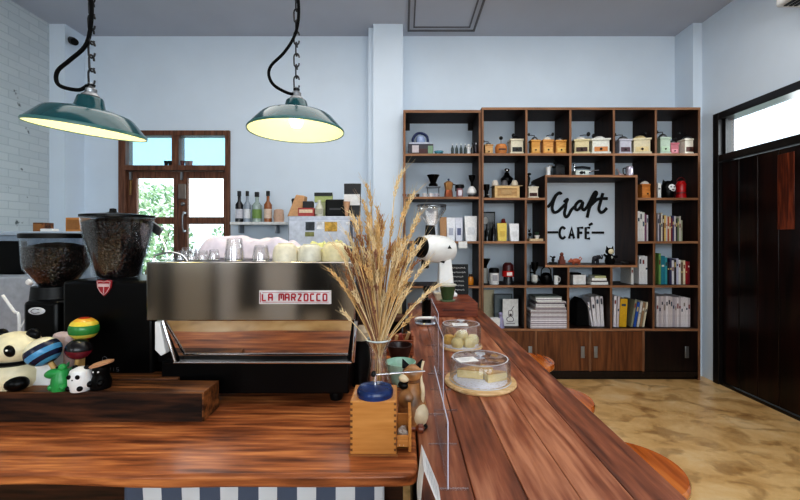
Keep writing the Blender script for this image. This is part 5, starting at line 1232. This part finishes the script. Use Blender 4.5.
cx2, Z2, dz2 = cake_stand(461, 347, .106, .1, .105, 'round white cake board farther along the bar', 'clear cover over the cream buns farther along the bar')
doily(cx2, Z2, dz2, .085, 'white paper doily under the cream buns')
bn = MB(); bn.lathe([(.001, 0), (.026, 0), (.031, .012), (.03, .028), (.02, .042), (.001, .046)], 20)
bc = [(236, 214, 150), (228, 180, 84), (238, 220, 160), (232, 196, 110), (240, 222, 168)]
BL = ['cream bun at the front left under the far cover', 'orange yellow bun at the left under the far cover', 'pale bun at the front right under the far cover', 'golden bun at the back under the far cover', 'pale bun at the right edge under the far cover']
for i, (dx, dy) in enumerate(((-.025, -.05), (-.06, .012), (.035, -.045), (0, .055), (.062, .015))):
    o = bn.build('cream_bun', cm(bc[i], .6), None, (cx2+dx, Z2+dy, dz2+.0012)); tag(o, BL[i], 'bun')
o = bn.build('cream_bun', cm((240, 218, 160), .6), None, (cx2+.005, Z2+.0, dz2+.0012+.026)); tag(o, 'pale bun stacked on top of the others under the far cover', 'bun')
card(cx2-.01, Z2-.035, dz2+.1065, .075, .06, 0, 'white price card lying on the far cake cover')

# acrylic partitions
def acryl(y0, y1, h, x, label):
    t = thing('acrylic_screen', label, 'screen', (x, y0, CZ))
    MB().bb(-.0015, .0015, 0, y1-y0, 0.004, h).build('sheet', ACRYL, t)
    b = MB(); r = .0014
    b.tube([(0, 0, .004), (0, 0, h), (0, y1-y0, h)], r, 6); b.build('sheet_edge', mat('acrylic_edge_light', (206, 208, 226), .2), t)
    for yy in (.0, (y1-y0)*.5, y1-y0-.01):
        MB().bb(-.03, .045, yy, yy+.006, 0, .004).build('foot', ACRYL, t)
acryl(.87, 1.25, .15, .098, 'low clear acrylic screen standing nearest the camera on the bar')
acryl(1.27, 1.62, .235, .128, 'taller clear acrylic screen beside the far side of the cake board')
acryl(1.64, 2.05, .24, .145, 'farthest clear acrylic screen along the bar beside the bun cover')
# tent card
t = thing('tent_card', 'white folded tent card standing at the near corner of the bar', 'sign', (.052, .84, CZ)); t.scale = (.9, 1, .95)
b = MB(); b._add([(-.024, -.05, 0), (-.024, .05, 0), (-.012, .05, .096), (-.012, -.05, .096), (.03, -.05, 0), (.03, .05, 0)], [(0, 1, 2, 3), (3, 2, 5, 4)]); o = b.build('card', WHITEM, t, smooth=0); s = o.modifiers.new('t', 'SOLIDIFY'); s.thickness = .0012
b = MB()
for i in range(6):
    f = .2+i*.11; xa = -.012+.042*f+.0014; za = .096*(1-f)
    b.tube([(xa, -.035, za), (xa, .03-.01*(i % 3), za)], .0005, 4)
b.build('printed_lines', cm((160, 164, 170)), t)

# ================================================================== FAR END OF BAR
CB = CZ+.1
t = thing('wooden_riser', 'reddish wooden riser box carrying the white grinder at the far bar end', 'riser', (.18, 2.78, CZ))
MB().bb(0, .34, 0, .58, 0, .1).build('riser_box', wood('riser_wood', (96, 44, 30), (150, 84, 58), 'X', 1.5), t, bevel=.004)
b = MB(); b.tube([(.1, -.012, .05), (.24, -.012, .05)], .006, 8); b.tube([(.1, -.012, .05), (.1, .0, .05)], .006, 8); b.tube([(.24, -.012, .05), (.24, .0, .05)], .006, 8); b.build('pull_handle', cm((70, 30, 22)), t)
def big_grinder():
    Z = 3.16; k = Z/F; cx = X(437, Z)
    t = thing('shop_grinder', 'large white shop coffee grinder with clear hopper at the far bar end', 'coffee grinder', (cx, Z, CB))
    def q(px, py): return ((px-437)*k, H(py, Z)-CB)
    a = .17
    # barrel pointing left-front
    x0, z0 = q(421, 247); x1, z1 = q(455, 243)
    M = Ry(PI/2)
    rr = 14*k/1.0
    RM = Rz(.62) @ Ry(PI/2+.1); o0 = Vector((x0+.0, -.09, z0))
    b = MB(); b.lathe([(.001, 0), (rr*.62, 0), (rr*.82, .02), (rr*.95, .07), (rr*1.0, .15), (rr*.98, .24), (rr*.8, .29), (.001, .31)], 28, o0, RM); b.build('motor_housing', WHITE, t)
    b = MB(); b.lathe([(.001, -.04), (rr*.5, -.04), (rr*.7, -.025), (rr*.74, .006), (.001, .01)], 24, o0, RM); b.build('burr_cap', BLKSH, t)
    b = MB(); b.lathe([(.001, -.065), (.018, -.06), (.022, -.038), (.001, -.035)], 14, o0, RM); b.build('adjust_knob', CHROME, t)
    x2, z2 = q(434, 233)
    MB().lathe([(.04, z2-.06), (.042, z2), (.036, z2+.06), (.001, z2+.06)], 20, (x2-.03, 0, 0)).build('hopper_neck', BLACK, t)
    hz0 = z2+.05; hz1 = q(0, 206)[1]
    MB().lathe([(.036, hz0), (.045, hz0+.02), (.115, hz1-.03), (.115, hz1), (.112, hz1), (.112, hz1-.03), (.042, hz0+.02)], 28, (x2-.02, 0, 0), close=False).build('hopper', GLASS, t)
    MB().lathe([(.117, hz1-.006), (.118, hz1+.008), (.112, hz1+.01)], 28, (x2-.02, 0, 0), close=False).build('hopper_rim', cm((60, 64, 70), .3), t)
    xs0, zs0 = q(446, 255)
    MB().taper((xs0-.0, 0.03, .03), (.125, .15), (.09, .11), zs0-.0, (-.01, 0)).build('column', WHITE, t, bevel=.01)
    MB().bb(xs0-.1, xs0+.075, -.12, .11, 0, .03).build('base', WHITE, t, bevel=.01)
    xq, zq = q(425, 262); 
    b = MB(); b.bb(xq-.03, xq+.03, -.03, .03, zq-.05, zq+.07); b.build('spout', BLKSH, t, bevel=.012)
    b = MB(); b.tube(smooth_path([(xq+.03, -.03, zq+.02), (xq+.07, -.04, zq+.035), (xq+.12, -.04, zq+.01), (xq+.15, -.04, zq+.0)], 5), .008, 8); b.build('bag_clamp', BLACK, t)
    e = q(448, 247); MB().prism([(e[0]-.015, e[1]-.01), (e[0]+.015, e[1]-.01), (e[0], e[1]+.016)], -rr-.004, -rr+.012).build('emblem', BLACK, t)
big_grinder()

t = thing('chalkboard', 'small black chalkboard with white handwriting at the far bar end', 'chalkboard', (X(458.5, 3.2), 3.2, CB), 0)
w = 19.5*3.2/F; h = 30*3.2/F
fr = MB().box((0, 0, h/2), (w, .012, h), Rx(-.06)).build('board', cm((26, 30, 34), .8), t, bevel=.002)
b = MB(); rd2 = random.Random(5)
for i in range(6):
    z = h*(.88-i*.145); n = 9; x0_ = -w*.38+rd2.uniform(0, .01); x1_ = w*rd2.uniform(.2, .38)
    P = [(x0_+(x1_-x0_)*j/(n*2), -.0085-.0*j+ (z-h/2)*.06, z+(.006 if j % 2 else -.006)*rd2.uniform(.5, 1.2)) for j in range(n*2+1)]
    b.tube(P, .0022, 4)
b.build('chalk_writing', cm((214, 216, 214), .9), t)
t = thing('green_pot', 'dark green ceramic cup with saucer near the white shop grinder', 'cup', (X(447.5, 2.86), 2.86, CB))
MB().lathe([(.001, 0), (.05, 0), (.055, .008), (.001, .01)], 24).build('saucer', cm((120, 140, 110), .3), t)
MB().lathe([(.036, .01), (.045, .04), (.056, .105), (.06, .11), (.053, .11), (.04, .03), (.001, .02)], 24).build('cup_body', cm((64, 90, 58), .25), t)
MB().lathe([(.061, .108), (.064, .118), (.058, .122), (.001, .122)], 24).build('lid', cm((196, 196, 184), .3), t)
t = thing('filter_stack', 'stack of pale paper filters left of the green cup', 'coffee filters', (X(440, 2.9), 2.9, CB)); MB().lathe([(.001, 0), (.03, 0), (.045, .05), (.001, .045)], 20).build('filters', cm((214, 200, 176), .9), t)

# black portafilter stand left of the grinder (on the service side)
def back_service():
    # lower side counter between pillar and bar
    t = thing('back_counter', 'dark low back counter with shelf behind the wheat', 'counter', (-.33, 3.0, 0))
    MB().bb(0, .33, 0, .9, .82, .86).build('countertop', cm((90, 60, 46)), t, bevel=.004)
    MB().bb(.01, .03, .02, .88, 0, .82).build('side_panel', W_DARK, t)
    MB().bb(.3, .32, .02, .88, 0, .82).build('side_panel', W_DARK, t)
    MB().bb(.03, .3, .02, .88, .44, .46).build('shelf', W_DARK, t)
    MB().bb(.03, .3, .86, .88, 0, .82).build('back_board', W_DARK, t)
back_service()
t = thing('tamper_stand', 'black column grinder with round steel tray behind the acrylic screens', 'tamper stand', (X(426.5, 2.55), 2.55, CZ))
MB().lathe([(.001, 0), (.07, 0), (.075, .012), (.07, .022), (.001, .024)], 24).build('tray', CHROME, t)
MB().lathe([(.03, .02), (.028, .15), (.034, .16), (.001, .17)], 18).build('column', BLKSH, t)
MB().lathe([(.012, .165), (.01, .2), (.022, .22), (.02, .245), (.001, .25)], 14).build('knob', BLACK, t)
b = MB(); b.tube(smooth_path([(-.07, -.02, .03), (-.06, -.06, .05), (0, -.07, .055), (.05, -.05, .05)], 4), .009, 8); b.build('side_handle', WHITE, t)
for px, c, l in ((412.5, (22, 18, 18), 'black folder standing on the back counter behind the wheat'), (417.5, (200, 176, 130), 'straw coloured book between black folders on the back counter'), (421.5, (18, 16, 18), 'second black folder right of the straw coloured book')):
    Z = 3.2; o = MB().bb(-.018, .018, -.09, .09, 0, .28).build('folder', cm(c), None, (X(px, Z)-.14, Z, .86), bevel=.003); o.rotation_euler = (0, 0, 0); tag(o, l, 'folder')

# ================================================================== BACK LEFT: SHELF, APPLIANCE
def back_counter():
    t = thing('steel_counter', 'long grey steel counter along the back wall behind the machine', 'counter', (-3.6, 3.5, 0))
    L_ = 3.2
    MB().bb(0, L_, 0, .7, .86, .9).build('countertop', STEELD, t, bevel=.004)
    MB().bb(.03, L_-.03, .04, .68, .1, .86).build('body', GREY, t)
    MB().bb(.06, L_-.06, .08, .66, 0, .1).build('plinth', BLACKM, t)
back_counter()
t = thing('steel_fridge', 'silver counter-top oven covered with stickers left of the pillar', 'appliance', (X(321, 3.55), 3.55, .9))
kk = 3.55/F; w = 66*kk; h = H(216, 3.55)-.9
MB().bb(-w/2, w/2, 0, .5, .02, h).build('body', mat('silver_paint', (178, 182, 194), .35, .35), t, bevel=.008)
MB().bb(-w/2+.01, w/2-.04, -.015, 0, .06, h-.04).build('door', mat('silver_paint2', (186, 190, 200), .35, .35), t, bevel=.006)
MB().bb(w/2-.035, w/2-.01, -.006, 0, .06, h-.04).build('control_strip', cm((70, 76, 86)), t)
for fx_ in (-w/2+.05, w/2-.05):
    for fy in (.05, .45): MB().lathe([(.02, 0), (.02, .021), (.001, .021)], 10, (fx_, fy, 0)).build('foot', BLACK, t)
for a, c, y_, q_, rgb in ((306, 315, 222, 230.5, (54, 60, 66)), (317, 324, 222, 229, (222, 224, 230)), (325, 337.5, 222, 231.5, (190, 150, 60)), (305.5, 314.5, 232, 236.5, (120, 120, 70)), (346, 350, 222, 225, (226, 226, 230))):
    MB().bb((a-321)*kk, (c-321)*kk, -.0175, -.015, H(q_, 3.55)-.9, H(y_, 3.55)-.9).build('sticker', mat('sticker_%d' % a, rgb, .5, var=.5, scale=25), t)
AT = .9+h
Z = 3.7; k3 = Z/F
def ax(px, Z=3.7): return X(px, Z)
t = thing('paper_bag', 'tan paper bag leaning on top of the silver oven at left', 'paper bag', (ax(297.5), Z, AT)); o = MB().prism([(-.08, 0), (.05, 0), (.08, .19), (.0, .2)], -.06, .06).build('bag_body', cm((206, 160, 116), .8), t, bevel=.008)
t = thing('tea_box', 'red and cream box on top of the silver oven', 'box', (ax(309), Z-.08, AT)); MB().bb(-.07, .07, -.04, .04, 0, .075).build('box', cm((170, 66, 60)), t, bevel=.002); MB().bb(-.06, .06, -.042, -.04, .03, .06).build('box_label', cm((226, 200, 170)), t)
t = thing('storage_tin', 'small black tin standing on the red box', 'tin', (ax(310.5), Z-.08, AT+.075)); MB().bb(-.045, .045, -.03, .03, 0, .06).build('tin_body', cm((28, 26, 28)), t, bevel=.004)
t = thing('paper_cup_holder', 'white bottle with green yellow tag on the silver oven', 'bottle', (ax(320.5), Z-.05, AT)); MB().lathe([(.001, 0), (.036, 0), (.036, .08), (.016, .12), (.016, .15), (.001, .15)], 18).build('bottle_body', cm((214, 214, 196), .3), t); MB().bb(-.03, .03, -.04, -.034, .02, .07).build('bottle_label', cm((170, 168, 150)), t)
t = thing('product_sign', 'green and black packet sign poking up above the white bottle', 'packet', (ax(322), Z+.08, AT)); MB().bb(-.05, .05, -.01, .01, 0, .19).build('card', cm((190, 196, 150)), t); MB().bb(-.085, .085, -.014, .014, .14, .22).build('packet', cm((176, 186, 120)), t, bevel=.004); MB().bb(-.085, .085, -.018, -.014, .2, .232).build('header', cm((24, 26, 24)), t)
t = thing('label_printer', 'black box-shaped printer on top of the silver oven', 'printer', (ax(336.5), Z, AT)); MB().bb(-.09, .1, -.08, .08, 0, .155).build('body', BLKSH, t, bevel=.015); MB().bb(-.05, .05, -.084, -.08, .06, .075).build('slot', cm((60, 60, 64)), t)
coffee_bag(352.6, AT, 17, 33, (20, 22, 26), 'large black coffee bag with white label on the silver oven', y=3.66, top=(14, 14, 18))
MB().bb(-.072, .072, -.052, -.045, .1, .2).build('bag_label', WHITEM, bpy.data.objects[[o.name for o in bpy.data.objects if o.get('label','').startswith('large black coffee bag')][0]])
t = thing('ice_cream_cone', 'tan cone-shaped paper holder in front of the black coffee bag', 'cone', (ax(348.5), 3.6-.02, AT)); MB().lathe([(.012, 0), (.03, .13), (.034, .13), (.001, .128)], 16).build('cone', cm((206, 160, 126), .8), t)
# wall shelf with bottles
SH = H(222, 4.3)
t = thing('wall_shelf', 'white wall shelf with liquor bottles right of the back door', 'shelf', (0, 0, 0))
MB().bb(X(231, 4.3), X(286, 4.3), 4.27, ZB, SH-.03, SH).build('board', WHITEM, t, bevel=.003)
for px in (240, 276): MB().prism([(0, SH-.03), (.015, SH-.03), (.015, SH-.12), (0, SH-.12)], ZB-.12, ZB).build('bracket', STEELD, t, loc=(X(px, 4.4), 0, 0))
def bottle(px, body, lab, label, hpx=31, wpx=7.6, cap=(16, 16, 20)):
    Z = 4.34; k = Z/F; r = wpx*k/2; h = hpx*k; t = thing('liquor_bottle', label, 'bottle', (X(px, Z), Z, SH))
    MB().lathe([(.001, 0), (r, 0), (r, h*.56), (r*.4, h*.68), (r*.36, h*.86), (.001, h*.86)], 20).build('bottle_body', body, t)
    MB().lathe([(r*.48, h*.84), (r*.48, h), (.001, h)], 14).build('cap', cm(cap), t)
    MB().lathe([(r*1.02, h*.12), (r*1.02, h*.42)], 20, close=False).build('bottle_label', cm(lab), t)
bottle(239.3, cm((22, 22, 26), .15), (206, 206, 214), 'black liquor bottle with white label, first on the wall shelf')
bottle(247.3, cm((150, 160, 172), .12), (226, 226, 230), 'clear liquor bottle with white label, second on the wall shelf', 31, 6.5)
bottle(257, cm((160, 176, 170), .12), (120, 150, 80), 'clear bottle with green label, third on the wall shelf', 30, 9)
bottle(268, cm((150, 90, 50), .12), (224, 200, 180), 'amber bottle with pale label, fourth on the wall shelf', 31, 7.5)
o = MB().lathe([(.001, 0), (.05, 0), (.058, .05), (.05, .13), (.03, .14), (.001, .13)], 11).build('sugar_bag', cm((206, 172, 150), .8), None, (X(279, 4.34), 4.34, SH)); tag(o, 'brown paper sugar bag at the right end of the wall shelf', 'bag')
t = thing('takeaway_cup', 'black tall cup behind the tan paper bag on the oven', 'cup', (ax(289.5), 3.92, AT)); MB().lathe([(.001, 0), (.03, 0), (.04, .17), (.001, .17)], 18).build('cup_body', BLACK, t); MB().lathe([(.043, .168), (.043, .18), (.036, .19), (.001, .19)], 18).build('lid', BLKSH, t)
t = thing('plastic_bottle', 'clear bottle with blue label standing under the wall shelf', 'bottle', (X(250, 4.2), 4.2, .9)); MB().lathe([(.001, 0), (.04, 0), (.04, .42), (.018, .48), (.018, .52), (.001, .52)], 18).build('bottle_body', glass('blue_clear', (.6, .78, .92), .15), t); MB().lathe([(.041, .25), (.041, .38)], 18, close=False).build('bottle_label', cm((130, 170, 210)), t)
t = thing('microwave', 'dark microwave on the steel counter behind the towel', 'microwave', (X(267, 4.1), 3.95, .9)); MB().bb(-.19, .19, 0, .35, 0, .5).build('body', cm((60, 62, 70), .4), t, bevel=.01); MB().bb(-.17, .1, -.012, 0, .04, .46).build('door', BLKSH, t, bevel=.004); MB().tube([(.08, -.03, .1), (.08, -.03, .4)], .008, 8).build('handle', CHROME, t)
# ---- far left
t = thing('tall_cabinet', 'grey cabinet against the brick wall carrying small wooden boxes', 'cabinet', (XL+.02, 2.6, 0))
cabh = H(231, 2.75)
MB().bb(0, .5+.95, 0.3, .87, 0, cabh-.03).build('cabinet_body', mat('cool_grey', (150, 164, 180), .5), t, bevel=.006); MB().bb(0, 1.47, .28, .88, cabh-.03, cabh).build('cabinet_top', mat('cool_grey2', (176, 188, 202), .4), t, bevel=.005)
for px, w_, h_, Z, l in ((37.5, 9.5, 9, 2.98, 'small wooden box at the left on the grey cabinet'), (73, 15, 14, 3.0, 'larger wooden box at the right on the grey cabinet')):
    t = thing('wooden_box', l, 'box', (X(px, Z), Z+.05, cabh)); k = Z/F; MB().bb(-w_*k/2, w_*k/2, -.05, .05, 0, h_*k).build('box', W_BLOCK if w_ < 12 else W_OAK, t, bevel=.003); MB().bb(-w_*k*.42, w_*k*.42, -.052, -.05, h_*k*.15, h_*k*.85).build('front_panel', cm((150, 100, 50)), t)
o = MB().bb(-.04, .05, -.03, .03, 0, .02).build('white_dish', WHITE, None, (X(49, 2.95), 2.95, cabh), bevel=.004); tag(o, 'flat white dish between the wooden boxes on the grey cabinet', 'dish')
t = thing('monitor', 'black point-of-sale monitor at the left edge behind the grinder', 'monitor', (X(4, 2.28), 2.28, .95))
SB = .95
MB().bb(-.2, .1, 0, .04, H(276, 2.2)-SB, H(241, 2.2)-SB).build('screen', BLKSH, t, bevel=.008); MB().bb(-.07, -.03, .02, .05, .01, H(276, 2.2)-SB+.05).build('stand', BLACK, t); MB().bb(-.13, .03, -.06, .12, 0, .012).build('foot', BLACK, t, bevel=.003)
t = thing('side_counter', 'grey steel side counter at the left edge behind the panda', 'counter', (XL+.02, 2.02, 0))
MB().bb(0, 1.9, 0, .63, .91, .95).build('countertop', STEELD, t, bevel=.004); MB().bb(.02, 1.86, .03, .61, .0, .91).build('body', GREY, t)
t = thing('steel_box', 'light grey steel appliance with white knob under the monitor', 'appliance', (X(16, 2.1), 2.1, .95)); kz = 2.05/F
MB().bb(-.3, .14, -.05, .1, 0, H(278, 2.0)-.95).build('body', mat('light_steel', (170, 176, 184), .4, .3), t, bevel=.008)
MB().lathe([(.014, 0), (.016, .01), (.012, .018), (.001, .02)], 16, (X(21.5, 2.0)-X(16, 2.1), -.05, H(283, 2.0)-.95), Rx(PI/2)).build('knob', WHITE, t)
t = thing('coffee_tool', 'white wire hook with thin cables left of the small grinder', 'hook', (X(14, 1.75), 1.75, CZ))
b = MB(); b.tube(smooth_path([(.02, 0, 0), (.022, 0, .2), (.0, 0, .23), (-.05, 0, .3)], 5), .006, 8); b.tube(smooth_path([(.02, 0, .14), (.06, 0, .22), (.07, 0, .28)], 5), .003, 8); b.lathe([(.03, 0), (.03, .01), (.001, .012)], 12, (.02, 0, 0)); b.build('wire', WHITE, t)
o = MB().lathe([(.001, 0), (.06, 0), (.11, .03), (.115, .034), (.1, .034), (.055, .008), (.001, .008)], 28).build('steel_plate', STEELD, None, (X(5, 1.62), 1.62, CZ+.0)); tag(o, 'shallow steel bowl at the left edge behind the panda', 'bowl'); o.scale = (1, 1, 3.5)

# ================================================================== STOOLS
def stool(cx, cy, rad, label):
    t = thing('bar_stool', label, 'stool', (cx, cy, 0))
    MB().lathe([(.001, .685), (rad*.96, .685), (rad, .695), (rad, .712), (rad*.97, .72), (.001, .722)], 48).build('seat', W_STOOL, t)
    mt = cm((60, 34, 22), .4)
    for k in range(4):
        a = PI/4+k*PI/2; MB().tube([(rad*.6*math.cos(a), rad*.6*math.sin(a), .69), (rad*.95*math.cos(a), rad*.95*math.sin(a), 0)], [.018, .014], 10).build('leg', mt, t)
    b = MB(); pts = [(rad*.82*math.cos(2*PI*i/32), rad*.82*math.sin(2*PI*i/32), .26) for i in range(33)]; b.tube(pts, .008, 8, False); b.build('foot_ring', mt, t)
stool(.715, 1.285, .172, 'glossy round orange wood bar stool nearest the camera')
stool(.70, 1.83, .162, 'round bar stool in the middle, mostly hidden by the bar')
stool(.735, 2.4, .165, 'round bar stool farthest along the bar by the bookcase')

# ================================================================== LIGHT, WORLD, CAMERA
w = bpy.data.worlds.new('World'); SC.world = w; w.use_nodes = True
bg = w.node_tree.nodes['Background']; bg.inputs[0].default_value = (.8, .93, 1, 1); bg.inputs[1].default_value = 1.9
def area(loc, rot, sx_, sy_, e, c, name):
    l = bpy.data.lights.new(name, 'AREA'); l.shape = 'RECTANGLE'; l.size = sx_; l.size_y = sy_; l.energy = e; l.color = c
    o = bpy.data.objects.new(name, l); COL.objects.link(o); o.location = loc; o.rotation_euler = rot; return o
area((-.3, YF-.4, 1.9), (PI/2, 0, 0), 6.4, 2.4, 170, (.9, .95, 1), 'front_fill_light')  # unseen area lamp added beyond the front openings as fill
area((.3, 2.1, HC-.03), (0, 0, 0), 4.5, 2.4, 52, (1, .97, .93), 'ceiling_fill_light')  # area lamp added under the ceiling to brighten the walls, no fixture
area((-2.55, ZB+.5, 1.9), (-PI/2, 0, 0), 1.3, 1.4, 7, (.95, 1, 1), 'door_daylight')
area((XR+.5, 3.1, 2.5), (0, PI/2, 0), .5, 1.3, 10, (1, 1, 1), 'transom_daylight')

cam = bpy.data.cameras.new('camera'); cam.sensor_width = 36; cam.lens = 18; cam.clip_start = .05
cam.shift_x = -3/800; cam.shift_y = -12/800
co = bpy.data.objects.new('camera', cam); COL.objects.link(co); co.location = (0, 0, EYE); co.rotation_euler = (PI/2, 0, 0)
SC.camera = co
SC.view_settings.view_transform = 'Standard'; SC.view_settings.look = 'Medium High Contrast'; SC.view_settings.exposure = .32
